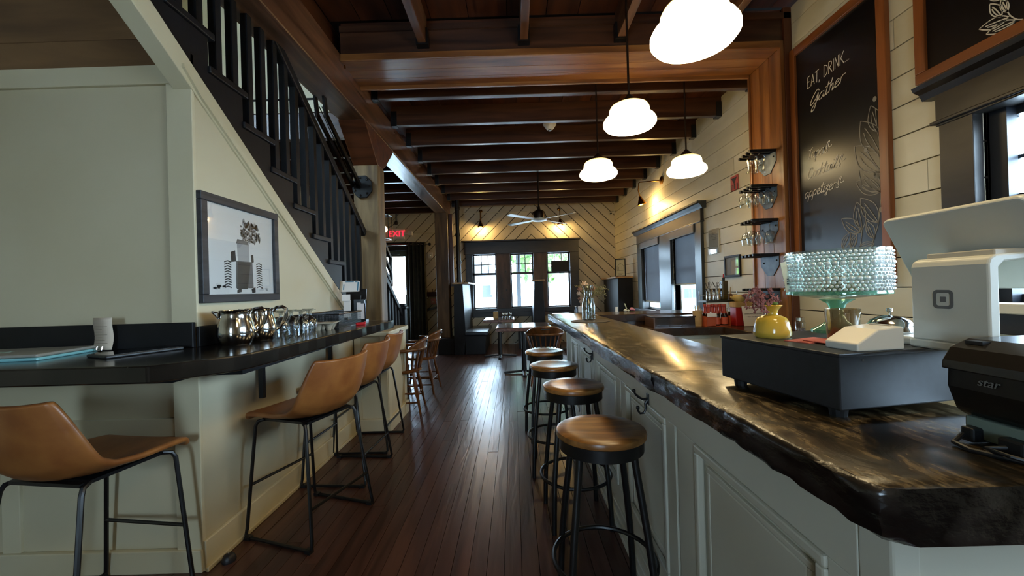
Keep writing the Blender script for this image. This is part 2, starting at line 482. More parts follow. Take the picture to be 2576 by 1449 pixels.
box('ledger', joist_w('x'), po, -1.28, 2.17, 3.03, 3.062, 3.215, 3.26)
box('wall_return', SHADOW, po, 2.11, 2.40, 3.062, 3.43, 0, 3.30)

# ---- ceiling: boards and joists
ce = struct('ceiling')
box('roof_deck', SHADOW, ce, -1.4, 2.5, -3.1, 9.05, 3.335, 3.42)
x = -1.36
while x < 2.2:
    wd = random.uniform(0.24, 0.32)
    box('ceiling_board', ceil_w('y'), ce, x + 0.003, min(x + wd, 2.3) - 0.003, -3.0, 3.05, 3.31, 3.335)
    x += wd
x = -1.36
while x < 2.3:
    wd = random.uniform(0.24, 0.32)
    box('ceiling_board', ceil_w('y'), ce, x + 0.003, min(x + wd, 2.32) - 0.003, 3.43, 8.92, 3.225, 3.25)
    x += wd
for jx in (-0.64, 0.13, 0.865, 1.61):
    j = box('joist', beam_w('y'), ce, jx - 0.03, jx + 0.03, -3.0, 3.047, 3.085, 3.31, bevel=0.004)
    box('joist_hanger', BLACKM, j, jx - 0.045, jx + 0.045, 2.985, 3.045, 3.075, 3.20)
for k in range(9):
    jy = 3.72 + 0.602 * k
    j = box('joist', joist_w('x'), ce, -1.278, 2.30, jy - 0.025, jy + 0.035, 3.02, 3.225, bevel=0.004)
    for (a, b) in ((-1.275, -1.215), (2.24, 2.298)):
        box('joist_hanger', BLACKM, j, a, b, jy - 0.033, jy + 0.043, 3.01, 3.17)
    if k > 0: box('joist', joist_w('x'), ce, -3.5, -1.507, jy - 0.025, jy + 0.035, 2.90, 3.11, bevel=0.004)
for k in range(8):
    box('ceiling_board', soffit_w('y') if 0 else ceil_w('y'), ce, -3.5 + k * 0.252, -3.252 + k * 0.252, 4.0, 8.92, 3.11, 3.135)
box('roof_deck', SHADOW, ce, -3.6, -1.40, 4.0, 9.05, 3.14, 3.2)
box('stairwell_header', joist_w('x'), ce, -3.5, -1.51, 3.98, 4.03, 2.78, 3.10)
box('stairwell_trim', CREAM, ce, -3.5, -1.51, 3.965, 3.98, 3.04, 3.16)
box('roof_deck', SHADOW, ce, -3.6, -1.30, -3.1, 4.2, 4.6, 4.7)
box('stairwell_wall', CREAM2, ce, -3.5, -1.4, 4.03, 4.1, 3.14, 4.6)
box('stairwell_wall', ceil_w('y'), ce, -1.44, -1.38, -3.0, 4.1, 3.30, 4.6)
# planked underside of the stairs
MB_ = MB()
for k in range(22):
    s0 = 1.80 - k * 0.135; s1 = s0 - 0.132
    def zz(y): return 2.235 - 0.705 * (y - 1.77)
    if s1 < -1.0: break
    MB().prism([(s0, zz(s0)), (s1, zz(s1)), (s1, zz(s1) + 0.02), (s0, zz(s0) + 0.02)], 'x', -3.5, -1.52).build('soffit_plank', soffit_w('x'), ce)

# ---- windows
def sash_x(parent, X, y0, y1, z0, z1, mat, rows=2, cols=3, split=None, th=0.035):
    """double-hung window in a wall facing -x; X is the pane plane"""
    fr = 0.035; zs = split or (z0 + (z1 - z0) * 0.6)
    mb = MB()
    for (a, b, c, d) in ((y0, y0 + fr, z0, z1), (y1 - fr, y1, z0, z1), (y0, y1, z0, z0 + fr), (y0, y1, z1 - fr, z1), (y0, y1, zs - 0.02, zs + 0.02)):
        mb.box(X - th / 2, X + th / 2, a, b, c, d)
    s = mb.build('sash', mat, parent)
    for i in range(1, cols):
        yy = y0 + fr + (y1 - y0 - 2 * fr) * i / cols; box('muntin', mat, s, X - 0.01, X + 0.01, yy - 0.008, yy + 0.008, zs, z1 - fr)
    for i in range(1, rows):
        zz_ = zs + (z1 - fr - zs) * i / rows; box('muntin', mat, s, X - 0.01, X + 0.01, y0 + fr, y1 - fr, zz_ - 0.008, zz_ + 0.008)
    box('pane', GLASS, s, X - 0.002, X + 0.002, y0 + fr, y1 - fr, z0 + fr, zs - 0.02)
    box('pane', GLASS, s, X - 0.002, X + 0.002, y0 + fr, y1 - fr, zs + 0.02, z1 - fr)
    return s
def sash_y(parent, Y, x0, x1, z0, z1, mat, rows=2, cols=3, split=None):
    fr = 0.03; zs = split; mb = MB()
    for (a, b, c, d) in ((x0, x0 + fr, z0, z1), (x1 - fr, x1, z0, z1), (x0, x1, z0, z0 + fr), (x0, x1, z1 - fr, z1), (x0, x1, zs - 0.03, zs + 0.02)):
        mb.box(a, b, Y - 0.02, Y + 0.02, c, d)
    s = mb.build('sash', mat, parent)
    for i in range(1, cols):
        xx = x0 + fr + (x1 - x0 - 2 * fr) * i / cols; box('muntin', mat, s, xx - 0.010, xx + 0.010, Y - 0.01, Y + 0.01, zs, z1 - fr)
    for i in range(1, rows):
        zz_ = zs + (z1 - fr - zs) * i / rows; box('muntin', mat, s, x0 + fr, x1 - fr, Y - 0.01, Y + 0.01, zz_ - 0.010, zz_ + 0.010)
    box('pane', GLASS, s, x0 + fr, x1 - fr, Y - 0.002, Y + 0.002, z0 + fr, zs - 0.03)
    box('pane', GLASS, s, x0 + fr, x1 - fr, Y - 0.002, Y + 0.002, zs + 0.02, z1 - fr)
# back triple window
w1 = struct('window_1')
for (a, b, m) in ((-1.06, -0.90, DARKTRIM), (-0.375, -0.06, DARKBROWN), (0.455, 0.76, DARKBROWN), (1.27, 1.47, DARKTRIM)):
    box('casing', m, w1, a, b, 8.865, 8.93, 0.62, 2.02, bevel=0.004)
    box('jamb', DARKTRIM, w1, a, b, 8.93, 9.05, 0.70, 2.02)
box('head_board', DARKTRIM, w1, -1.09, 1.47, 8.855, 8.93, 2.01, 2.28, bevel=0.004)
box('cornice', DARKTRIM, w1, -1.14, 1.51, 8.82, 8.93, 2.28, 2.315, bevel=0.006)
box('sill', DARKTRIM, w1, -1.10, 1.50, 8.82, 9.05, 0.70, 0.79, bevel=0.006)
box('apron', DARKTRIM, w1, -1.08, 1.48, 8.87, 8.93, 0.60, 0.70, bevel=0.004)
for (a, b) in ((-0.90, -0.375), (-0.06, 0.455), (0.76, 1.27)):
    sash_y(w1, 8.99, a, b, 0.79, 2.01, DARKTRIM, split=1.57)
for k in range(4):   # coat hooks on the first mullion board
    box('hook', BLACKM, w1, -0.26 + (k % 2) * 0.09, -0.24 + (k % 2) * 0.09, 8.835, 8.866, 0.98 + k * 0.2, 1.02 + k * 0.2)
# far window on the right wall
w2 = struct('window_2')
for (a, b) in ((4.78, 4.95), (5.72, 6.17), (7.02, 7.24)):
    box('casing', GREYTRIM, w2, 2.262, 2.305, a, b, 0.72, 1.97, bevel=0.004)
    box('jamb', DARKTRIM, w2, 2.305, 2.44, a, b, 0.72, 1.98)
box('head_board', DARKTRIM, w2, 2.258, 2.305, 4.77, 7.25, 1.96, 2.12, bevel=0.004)
box('bead', GREYTRIM, w2, 2.248, 2.305, 4.76, 7.26, 1.955, 1.972, bevel=0.004)
MB().prism([(2.305, 2.11), (2.25, 2.11), (2.24, 2.13), (2.215, 2.165), (2.195, 2.175), (2.195, 2.195), (2.305, 2.195)], 'y', 4.70, 7.32).build('cornice', GREYTRIM, w2)
box('sill', DARKTRIM, w2, 2.20, 2.44, 4.74, 7.28, 0.72, 0.80, bevel=0.006)
SASHW = paint('white_sash', '#d8dbd8', 0.5)
for (a, b) in ((4.95, 5.72), (6.17, 7.02)):
    sash_x(w2, 2.41, a, b, 0.80, 1.97, SASHW, split=1.42)
# near window on the right wall
w3 = struct('window_3')
for (a, b) in ((1.83, 1.975), (0.70, 0.85), (-0.45, -0.30)):
    box('casing', DARKTRIM, w3, 2.125, 2.175, a, b, 1.0, 1.97, bevel=0.004)
    box('jamb', DARKTRIM, w3, 2.175, 2.31, a, b, 1.0, 1.97)
box('head_board', DARKTRIM, w3, 2.12, 2.31, -0.47, 1.985, 1.955, 2.12, bevel=0.004)
box('head_bead', DARKTRIM, w3, 2.105, 2.175, -0.48, 2.0, 1.965, 1.982, bevel=0.004)
MB().prism([(2.175, 2.11), (2.12, 2.11), (2.105, 2.14), (2.075, 2.155), (2.065, 2.175), (2.175, 2.175)], 'y', -0.52, 2.045).build('cornice', DARKTRIM, w3)
box('sill', WHITEP, w3, 2.08, 2.31, -0.5, 2.0, 1.045, 1.09, bevel=0.006)
box('apron', DARKTRIM, w3, 2.14, 2.175, -0.45, 1.98, 0.95, 1.045, bevel=0.004)
DKBLUE = paint('dark_sash', '#20242c', 0.4)
sash_x(w3, 2.27, 0.85, 1.83, 1.09, 1.955, DKBLUE, split=1.55, th=0.05)
sash_x(w3, 2.27, -0.30, 0.70, 1.09, 1.955, DKBLUE, split=1.55, th=0.05)  # second sash lies out of view, added for extra daylight on the left walls
box('stop_bead', DKBLUE, w3, 2.20, 2.245, 1.765, 1.83, 1.09, 1.955)
w4 = struct('fill_window_rear')  # unseen rear window, added as daylight fill from behind the camera
for (a, b) in ((-1.47, -1.25), (-0.60, -0.33)): box('casing', DARKTRIM, w4, a, b, -3.12, -2.96, 0.8, 2.1)
box('head_board', DARKTRIM, w4, -1.47, -0.33, -3.12, -2.95, 2.1, 2.28)
box('sill', DARKTRIM, w4, -1.5, -0.3, -3.12, -2.92, 0.8, 0.9)
sash_y(w4, -3.08, -1.25, -0.60, 0.9, 2.1, DKBLUE, split=1.5)
# entrance door in the back wall
d1 = struct('door_1')
GREYDOOR = paint('door_grey_green', '#4a4f42', 0.45)
box('casing', BLACKP, d1, -3.24, -3.10, 8.87, 9.05, 0, 2.14); box('casing', BLACKP, d1, -2.33, -2.20, 8.87, 9.05, 0, 2.14)
box('head_board', BLACKP, d1, -3.26, -2.18, 8.86, 9.05, 2.14, 2.33, bevel=0.004)
lf = MB()
for b in ((-3.10, -3.0, 0.02, 2.14), (-2.43, -2.33, 0.02, 2.14), (-3.0, -2.43, 0.02, 0.22), (-3.0, -2.43, 2.02, 2.14)): lf.box(b[0], b[1], 8.97, 9.01, b[2], b[3])
lf = lf.build('door_leaf', GREYDOOR, d1)
box('pane', GLASS, lf, -3.0, -2.43, 8.985, 8.99, 0.22, 2.02)
box('closer', GALV, lf, -2.95, -2.55, 8.93, 8.965, 2.06, 2.10)
MB().tube([(-2.42, 8.96, 0.95), (-2.42, 8.92, 0.95), (-2.42, 8.92, 1.15), (-2.42, 8.96, 1.15)], 0.012).build('handle', STEEL, lf)

# ================================================================== STAIRCASE
st = thing('staircase', 'black painted staircase with balusters rising over the left wall towards the camera', 'staircase')
MB().prism([(0.62, zskirt(0.62)), (3.34, zskirt(3.34)), (3.34, zskirt(3.34) - 0.115), (0.62, zskirt(0.62) - 0.115)], 'x', -1.485, -1.400).build('skirt_board', CREAM, st, bevel=0.003)
MB().prism([(1.70, zskirt(1.70) - 0.085), (1.79, zskirt(1.79) - 0.105), (3.33, zskirt(3.33) - 0.105), (3.33, zskirt(3.33) - 0.09), (1.70, zskirt(1.70) - 0.07)], 'x', -1.400, -1.388).build('batten', CREAM, st)
nose0, zt0, run, rise = 1.889, 2.465, 0.2328, 0.1645
saw = []
TR = range(-5, 15)
for k in TR:
    yn = nose0 + run * k; zt = zt0 - rise * k
    px = -1.53 if (yn > 3.79 and yn - run - 0.035 < 4.02) else -1.39
    tr = box('tread', BLACKP, st, -2.45, px, yn - run - 0.035, yn, zt - 0.035, zt, bevel=0.006)
    box('riser', BLACKP, st, -2.45, -1.44, yn - 0.04, yn - 0.02, zt - rise, zt - 0.035)
    saw += [(yn - run - 0.03, zt - 0.035), (yn - 0.03, zt - 0.035)]
yn_end = nose0 + run * 14
low = [(yn_end - 0.03, 0.02), (4.95, 0.02), (saw[0][0], zskirt(saw[0][0]) - 0.03)]
low = [(yn_end - 0.03, 0.0), (5.03, 0.0), (saw[0][0], zskirt(saw[0][0]) - 0.05)]
MB().prism(saw + low, 'x', -1.46, -1.405).build('stringer_panel', BLACKP, st)
MB().prism(saw + low[:2] + [(saw[0][0], zskirt(saw[0][0]) + 0.06)], 'x', -2.45, -2.40).build('stringer_panel', BLACKP, st)
def zrail(y): return 2.038 - 0.7165 * (y - 3.441)
for k in TR:
    yn = nose0 + run * k; zt = zt0 - rise * k
    for q in (0.045, 0.16):
        yy = yn - run + q
        top = min(zrail(yy) - 0.03, 4.2)
        if 3.77 < yy < 4.04: continue
        box('baluster', BLACKP, st, -1.445, -1.407, yy - 0.019, yy + 0.019, zt, top)
for (ya, yb) in ((0.7, 3.80), (4.005, 4.98)): MB().beam((-1.425, ya, zrail(ya)), (-1.425, yb, zrail(yb)), 0.06, 0.07, up=(0, 0, 1)).build('handrail', BLACKP, st, bevel=0.012)
nw = MB(); nw.box(-1.475, -1.365, 4.95, 5.06, 0, 1.0); nw.build('newel_post', BLACKP, st, bevel=0.006)
nc = MB(); nc.box(-1.49, -1.35, 4.935, 5.075, 1.0, 1.03); nc.box(-1.475, -1.365, 4.95, 5.06, 1.03, 1.07)
nc.build('newel_cap', BLACKP, st, bevel=0.006)
gd = MB()
for dz in (0.0, -0.16, -0.30):
    gd.beam((-1.43, 4.01, 2.058 + dz), (-1.43, 4.66, 1.595 + dz), 0.03, 0.045)
gd.box(-1.445, -1.415, 4.62, 4.67, 1.28, 1.62)
gd.build('guard_rail', BLACKP, st, bevel=0.004)
for k in range(5):
    box('upper_wall_board', CREAM, st, -2.50, -2.46, 0.3 + k * 0.5, 0.795 + k * 0.5, 3.14 if k > 3 else 2.7, 4.5)

# steel brace from the post up to the beam
sb = thing('steel_brace', 'twin black steel bars from an octagonal bolted plate on the post to the beam', 'brace')
pl = MB(); c = (-1.42, 2.23); st0 = [(c[0] + 0.10 * math.cos(R(22.5 + 45 * i)), c[1] + 0.115 * math.sin(R(22.5 + 45 * i))) for i in range(8)]
pl.prism(st0, 'y', 3.785, 3.81); pl = pl.build('octagonal_plate', BLACKM, sb, bevel=0.003)
for i in range(7):
    a = 2 * PI * i / 7
    MB().sphere((c[0] + 0.075 * math.cos(a), 3.782, c[1] + 0.085 * math.sin(a)), 0.011, 8, 5).build('bolt', BLACKM, pl, smooth=True)
for xx in (-1.505, -1.435):
    MB().beam((xx, 3.78, 2.24), (xx, 3.12, 2.62), 0.016, 0.045).build('flat_bar', BLACKM, sb)
    MB().beam((xx, 3.12, 2.60), (xx, 3.08, 2.80), 0.016, 0.045).build('flat_bar', BLACKM, sb)
for xx in (-1.48, -1.46): MB().tube([(xx, 3.78, 2.24), (xx, 3.10, 2.68)], 0.004, 6).build('cable', GALV, sb)

# ================================================================== LIGHTS
def pendant(loc, ztop, label):
    t = thing('pendant_lamp', label, 'lamp', loc, 0, 'schoolhouse pendant lamps over the bar')
    prof = [(0.0, 0.008), (0.06, 0.002), (0.12, 0.0), (0.152, 0.010), (0.168, 0.030), (0.168, 0.048), (0.158, 0.066), (0.138, 0.084), (0.128, 0.094),
            (0.129, 0.108), (0.126, 0.128), (0.116, 0.146), (0.094, 0.158), (0.066, 0.165), (0.05, 0.168)]
    MB().lathe(prof, 32, cap0=False, cap1=False).build('glass_shade', OPAL, t, smooth=True)
    MB().lathe([(0.052, 0.163), (0.052, 0.18), (0.035, 0.20), (0.02, 0.215), (0.012, 0.225)], 16).build('shade_holder', DBRONZE, t, smooth=True)
    MB().tube([(0, 0, 0.22), (0, 0, ztop - loc[2])], 0.0075, 8).build('rod', DBRONZE, t, smooth=True)
    MB().lathe([(0.06, -0.03), (0.06, -0.01), (0.03, 0.0)], 16, (0, 0, ztop - loc[2])).build('canopy', DBRONZE, t, smooth=True)
pendant((0.750, 1.59, 2.165), 3.31, 'nearest and largest lit white glass pendant lamp, cut by the top of the picture')
pendant((0.788, 2.60, 2.235), 3.31, 'lit white glass pendant lamp hanging in front of the wooden portal beam')
pendant((0.796, 3.60, 2.190), 3.225, 'lit white glass pendant lamp beyond the portal, furthest left of the four')
pendant((0.745, 0.58, 2.165), 3.31, 'lit white glass pendant lamp added out of view above the near end of the bar for warm light')  # out of view, added to warm the left end wall and bar end
pendant((0.74, -0.43, 2.165), 3.31, 'lit white glass pendant lamp added unseen behind the viewer for warm light')  # unseen too, a further lamp added for warm fill from behind
pendant((1.572, 3.55, 2.185), 3.225, 'lit white glass pendant lamp hanging next to the right board wall')

fan = thing('ceiling_fan', 'ceiling fan with four pale blades and a dark motor hanging before the back windows', 'fan', (0.425, 6.17, 2.28))
MB().tube([(0, 0, 0.1), (0, 0, 0.945)], 0.014, 10).build('downrod', DBRONZE, fan, smooth=True)
MB().lathe([(0.06, 0.0), (0.09, 0.02), (0.095, 0.08), (0.085, 0.12), (0.05, 0.145), (0.025, 0.155), (0.02, 0.20)], 20).build('motor', DBRONZE, fan, smooth=True)
MB().lathe([(0.055, 0.88), (0.055, 0.92), (0.02, 0.945)], 16).build('canopy', DBRONZE, fan, smooth=True)
cg = MB()
for i in range(4):
    a = i * PI / 2 + 0.4
    cg.tube([(0.10 * math.cos(a), 0.10 * math.sin(a), 0.0), (0.125 * math.cos(a), 0.125 * math.sin(a), 0.05), (0.10 * math.cos(a), 0.10 * math.sin(a), 0.11)], 0.007, 6)
cg.build('motor_cage', DBRONZE, fan)
MB().lathe([(0.0, -0.03), (0.09, -0.025), (0.125, -0.01), (0.125, 0.005), (0.06, 0.01)], 24).build('light_cap', WHITE, fan, smooth=True)
for i in range(4):
    a = R(45 + 90 * i); ca, sa = math.cos(a), math.sin(a)
    bmk = MB(); s_ = len(bmk.v)
    bmk.prism([(0.10, -0.022), (0.24, -0.030), (0.64, -0.046), (0.67, -0.035), (0.67, 0.035), (0.64, 0.046), (0.24, 0.030), (0.10, 0.022)], 'z', -0.004, 0.004)
    bmk.xf(s_, Matrix.Rotation(a, 4, 'Z') @ Matrix.Rotation(R(9), 4, 'X'))
    bl_ = bmk.build('blade', WHITE, fan)

sd = thing('smoke_detector', 'cream conical smoke detector under the ceiling between the joists', 'detector', (0.468, 4.58, 3.03))
MB().lathe([(0.025, 0.0), (0.04, 0.012), (0.075, 0.06), (0.08, 0.085), (0.08, 0.20)], 24).build('housing', WHITE, sd, smooth=True)
MB().lathe([(0.02, -0.006), (0.024, 0.001)], 14).build('sensor', BLACKM, sd)

def bell_shade(t, base, tilt):
    mb = MB(); mb.lathe([(0.020, 0.0), (0.026, -0.03), (0.045, -0.07), (0.066, -0.12), (0.070, -0.135)], 22, cap0=True, cap1=False)
    mb.xf(0, Matrix.Translation(base) @ Euler(tilt).to_matrix().to_4x4())
    mb.build('bell_shade', BRASS, t, smooth=True)
    m2 = MB().sphere((0, 0, -0.085), 0.030, 10, 6); m2.xf(0, Matrix.Translation(base) @ Euler(tilt).to_matrix().to_4x4())
    m2.build('bulb', emit_warm, t, smooth=True)
emit_warm = emit('bulb_lit', '#ffc46a', 22.0)
sc = thing('wall_lamp', 'brass arm lamp on the right board wall above the shaded window', 'lamp', (2.30, 6.05, 2.80), 0, 'brass wall lamps')
MB().lathe([(0.06, 0), (0.06, 0.015), (0.03, 0.03)], 18).xf(0, Matrix.Rotation(R(-90), 4, 'Y')).build('wall_plate', BRASS, sc, smooth=True)
MB().tube([(-0.02, 0, 0), (-0.06, 0.03, 0.005), (-0.24, 0.30, 0.06), (-0.25, 0.32, 0.05)], 0.008).build('arm', BRASS, sc, smooth=True)
MB().tube([(-0.25, 0.32, 0.055), (-0.26, 0.33, -0.06), (-0.235, 0.33, -0.16)], 0.009).build('stem', BRASS, sc, smooth=True)
bell_shade(sc, (-0.235, 0.33, -0.16), (0, R(-14), 0))
point('lamp_glow', (2.13, 6.36, 2.47), 5, (1, 0.66, 0.25))
for (lx, lab) in ((-0.69, 'brass wall lamp left of the ceiling fan above the back window'), (1.06, 'brass wall lamp right of the ceiling fan above the back window')):
    wl2 = thing('wall_lamp', lab, 'lamp', (lx, 8.90, 2.97), 0, 'brass wall lamps')
    MB().lathe([(0.04, 0), (0.04, 0.012), (0.02, 0.02)], 14).xf(0, Matrix.Rotation(R(90), 4, 'X')).build('wall_plate', BRASS, wl2, smooth=True)
    MB().tube([(0, -0.01, 0), (0, -0.13, 0.0), (0, -0.16, -0.03), (0, -0.16, -0.24)], 0.010).build('stem', BRASS, wl2, smooth=True)
    bell_shade(wl2, (0, -0.16, -0.24), (0, 0, 0))
    point('lamp_glow', (lx, 8.74, 2.58), 4, (1, 0.66, 0.25))

ln = thing('lantern', 'black framed hanging lantern by the post, partly hidden, near the exit sign', 'lantern', (-1.93, 6.0, 2.02))
lm = MB()
for (a, b) in ((-0.09, -0.09), (0.09, -0.09), (0.09, 0.09), (-0.09, 0.09)): lm.box(a - 0.006, a + 0.006, b - 0.006, b + 0.006, 0, 0.36)
for zz_ in (0, 0.36): 
    for s_ in (-0.09, 0.09):
        lm.box(-0.096, 0.096, s_ - 0.006, s_ + 0.006, zz_ - 0.006, zz_ + 0.006); lm.box(s_ - 0.006, s_ + 0.006, -0.096, 0.096, zz_ - 0.006, zz_ + 0.006)
lm.build('frame', BLACKM, ln)
MB().sphere((0, 0, 0.15), 0.05, 10, 8).build('bulb', emit('lantern_bulb', '#ffd9a0', 1.2), ln, smooth=True)
MB().tube([(0, 0, 0.36), (0, 0, 1.09)], 0.006).build('chain', BLACKM, ln)

# ================================================================== LEFT COUNTER
COUNTL = paint('black_resin_wood', '#0c0b0a', 0.16, '#241f1a', (6, 3, 6), 0.06, lo=0.4, hi=0.75)
COUNTEDGE = paint('black_resin_edge', '#0b0a09', 0.22, '#3a3630', (14, 14, 18), 0.5, lo=0.4, hi=0.8)
lc = thing('long_counter', 'long black resin coated wood counter along the left stair wall, turning the corner', 'counter')
ct = MB()
fr = [(-3.4, 1.29), (-2.6, 1.295), (-2.0, 1.285), (-1.6, 1.29), (-1.20, 1.289)]
for i in range(1, 24):
    t = i / 24; fr.append((-1.20 + 0.19 * min(1, t * 6) + 0.07 * t + random.uniform(-0.004, 0.004), 1.289 + 1.825 * t))
fr[5:9] = [(-1.14, 1.345), (-1.085, 1.40), (-1.035, 1.455), (-1.012, 1.52)]
fr += [(-0.945, 3.112), (-1.15, 3.145), (-1.40, 3.15), (-1.40, 1.742), (-3.4, 1.742)]
ct.prism(fr, 'z', 0.935, 0.995); ct.build('counter_top', [COUNTL], lc, bevel=0.006)
bks = struct('trim_4')
box('backsplash', BLACKP, bks, -3.4, -1.405, 1.728, 1.746, 0.995, 1.105, bevel=0.003)
box('backsplash', BLACKP, bks, -1.404, -1.388, 1.745, 3.42, 0.995, 1.085, bevel=0.003)
for yy in (2.15, 2.95): 
    b_ = MB(); b_.box(-1.39, -1.08, yy - 0.012, yy + 0.012, 0.91, 0.934); b_.box(-1.39, -1.365, yy - 0.012, yy + 0.012, 0.66, 0.934); b_.build('bracket', BLACKM, lc)
sup = MB(); sup.box(-1.39, -1.2, 1.74, 3.2, 0.87, 0.934); sup.box(-3.4, -1.39, 1.60, 1.74, 0.87, 0.934); sup.build('support_rail', BLACKP, lc)

# ---- leather counter stools
LEATHER = paint('tan_leather', '#7d4922', 0.38, '#96602f', 9, 0.12)
def leather_stool():
    t = thing('leather_stool', 'x', 'stool', (0, 0, 0), 0, 'tan leather stools at the left counter')
    prof = [(0.235, 0.585), (0.21, 0.612), (0.12, 0.610), (0.02, 0.600), (-0.08, 0.597), (-0.15, 0.612), (-0.195, 0.655), (-0.222, 0.72), (-0.24, 0.80), (-0.252, 0.865), (-0.256, 0.885)]
    half = [0.185, 0.205, 0.215, 0.220, 0.225, 0.228, 0.228, 0.222, 0.21, 0.195, 0.185]
    lift = [0.0, 0.004, 0.012, 0.025, 0.045, 0.060, 0.055, 0.04, 0.025, 0.012, 0.01]
    fwd = [0, 0, 0, 0.0, 0.01, 0.035, 0.06, 0.065, 0.055, 0.045, 0.04]
    def P(u, v):
        f = u * (len(prof) - 1); i = min(int(f), len(prof) - 2); q = f - i
        L = lambda a: a[i] * (1 - q) + a[i + 1] * q
        px_ = prof[i][0] * (1 - q) + prof[i + 1][0] * q; pz = prof[i][1] * (1 - q) + prof[i + 1][1] * q
        s = v * 2 - 1; e = abs(s) ** 2.6
        return Vector((px_ + L(fwd) * e, s * L(half), pz + L(lift) * e))
    sh = MB().grid(P, 30, 18).build('seat_shell', LEATHER, t, smooth=True, solid=0.024, bevel=0.0)
    sub = sh.modifiers.new('sub', 'SUBSURF'); sub.levels = 1; sub.render_levels = 1
    box('under_plate', BLACKM, t, -0.13, 0.15, -0.15, 0.15, 0.573, 0.585)
    for s in (-1, 1):
        pts = [(0.15, 0.15 * s, 0.58), (0.175, 0.165 * s, 0.572), (0.185, 0.172 * s, 0.55), (0.205, 0.215 * s, 0.05), (0.207, 0.22 * s, 0.022), (0.19, 0.22 * s, 0.010), (-0.19, 0.22 * s, 0.010),
               (-0.207, 0.22 * s, 0.022), (-0.205, 0.215 * s, 0.05), (-0.14, 0.172 * s, 0.55), (-0.13, 0.165 * s, 0.572), (-0.10, 0.15 * s, 0.58)]
        lg = MB().tube(pts, 0.0085, 8).build('leg_frame', BLACKM, t, smooth=True)
        for xx in (0.19, -0.19): box('rubber_foot', BLACKPL, lg, xx - 0.016, xx + 0.016, 0.22 * s - 0.013, 0.22 * s + 0.013, 0, 0.018)
    MB().tube([(0.196, -0.196, 0.26), (0.196, 0.196, 0.26)], 0.0075, 8).build('footrest', BLACKM, t, smooth=True)
    MB().tube([(-0.187, -0.205, 0.19), (-0.187, 0.205, 0.19)], 0.0075, 8).build('footrest', BLACKM, t, smooth=True)
    MB().tube([(-0.10, -0.15, 0.58), (-0.10, 0.15, 0.58)], 0.0075, 8).build('cross_bar', BLACKM, t, smooth=True)
    return t
ls = leather_stool()
ls.location = (-1.107, 2.13, 0); ls.rotation_euler = (0, 0, R(162)); ls['label'] = 'tan leather stool with black sled legs, nearest of the row along the left counter'
dup(ls, (-1.15, 2.71, 0), R(176), 'second tan leather stool of the row along the left counter, half hidden by the first')
dup(ls, (-1.19, 3.21, 0), R(180), 'third tan leather stool, furthest along the left counter by the white pilaster')
dup(ls, (-1.63, 1.50, 0), R(82), 'tan leather stool in the bottom left corner, seen from behind and cut by the frame')

# ---- things on the left counter
ZL = 0.995
def pitcher(loc, rz, label):
    t = thing('steel_pitcher', label, 'pitcher', loc, rz, 'polished steel pitchers')
    prof = [(0.0, 0.0), (0.055, 0.0), (0.060, 0.006), (0.071, 0.03), (0.0745, 0.055), (0.071, 0.085), (0.062, 0.115), (0.058, 0.135), (0.0605, 0.15), (0.064, 0.156), (0.061, 0.155), (0.056, 0.137), (0.060, 0.11), (0.068, 0.08), (0.068, 0.05), (0.05, 0.008), (0.0, 0.008)]
    MB().lathe(prof, 32, cap0=False, cap1=False).build('body', STEEL, t, smooth=True)
    MB().prism([(-0.058, 0.148), (-0.088, 0.158), (-0.086, 0.148), (-0.060, 0.115)], 'y', -0.022, 0.022).build('spout', STEEL, t, bevel=0.008, seg=3)
    MB().tube([(0.058, 0, 0.140), (0.075, 0, 0.158), (0.100, 0, 0.160), (0.116, 0, 0.148), (0.116, 0, 0.120), (0.104, 0, 0.085), (0.085, 0, 0.055), (0.069, 0, 0.048)], [0.008, 0.009, 0.009, 0.009, 0.009, 0.008, 0.007, 0.006], 8).build('handle', STEEL, t, smooth=True)
pitcher((-1.265, 1.80, ZL), R(25), 'polished steel pitcher on the left counter, front one with its spout to the left')
pitcher((-1.262, 1.965, ZL), R(20), 'second polished steel pitcher on the left counter, behind the front one')
def wine_bowl(name, loc, label, grp, s=1.0, kind='goblet', flip=True):
    t = thing(name, label, 'glass', loc, 0, grp)
    P_ = {'goblet': [(0.031, 0.0), (0.036, 0.03), (0.037, 0.055), (0.030, 0.082), (0.012, 0.096), (0.008, 0.102)],
          'wine': [(0.030, 0.0), (0.036, 0.035), (0.036, 0.06), (0.026, 0.085), (0.006, 0.097), (0.004, 0.10)],
          'tulip': [(0.036, 0.0), (0.028, 0.03), (0.031, 0.06), (0.036, 0.085), (0.034, 0.11), (0.018, 0.128), (0.006, 0.132)]}[kind]
    st_ = {'goblet': [(0.008, 0.10), (0.010, 0.108), (0.007, 0.116), (0.011, 0.122), (0.007, 0.128)], 'wine': [(0.004, 0.098), (0.0035, 0.13), (0.004, 0.165)], 'tulip': [(0.007, 0.13), (0.008, 0.137), (0.008, 0.145)]}[kind]
    ft = {'goblet': [(0.008, 0.126), (0.030, 0.132), (0.032, 0.135)], 'wine': [(0.004, 0.163), (0.032, 0.170), (0.034, 0.173)], 'tulip': [(0.008, 0.143), (0.034, 0.149), (0.036, 0.152)]}[kind]
    sc_ = lambda p: [(a * s, b * s) for a, b in p]
    MB().lathe(sc_(P_), 20, cap0=False, cap1=False).build('bowl', GLASSW, t, smooth=True)
    MB().lathe(sc_(st_), 10, cap0=False, cap1=False).build('stem', GLASSW, t, smooth=True)
    MB().lathe(sc_(ft), 20, cap0=False, cap1=False).build('foot', GLASSW, t, smooth=True)
    return t
g0 = wine_bowl('water_goblet', (-1.21, 2.055, ZL), 'upside down stemmed water goblet in the cluster on the left counter', 'upside down goblets on the left counter', 1.0)
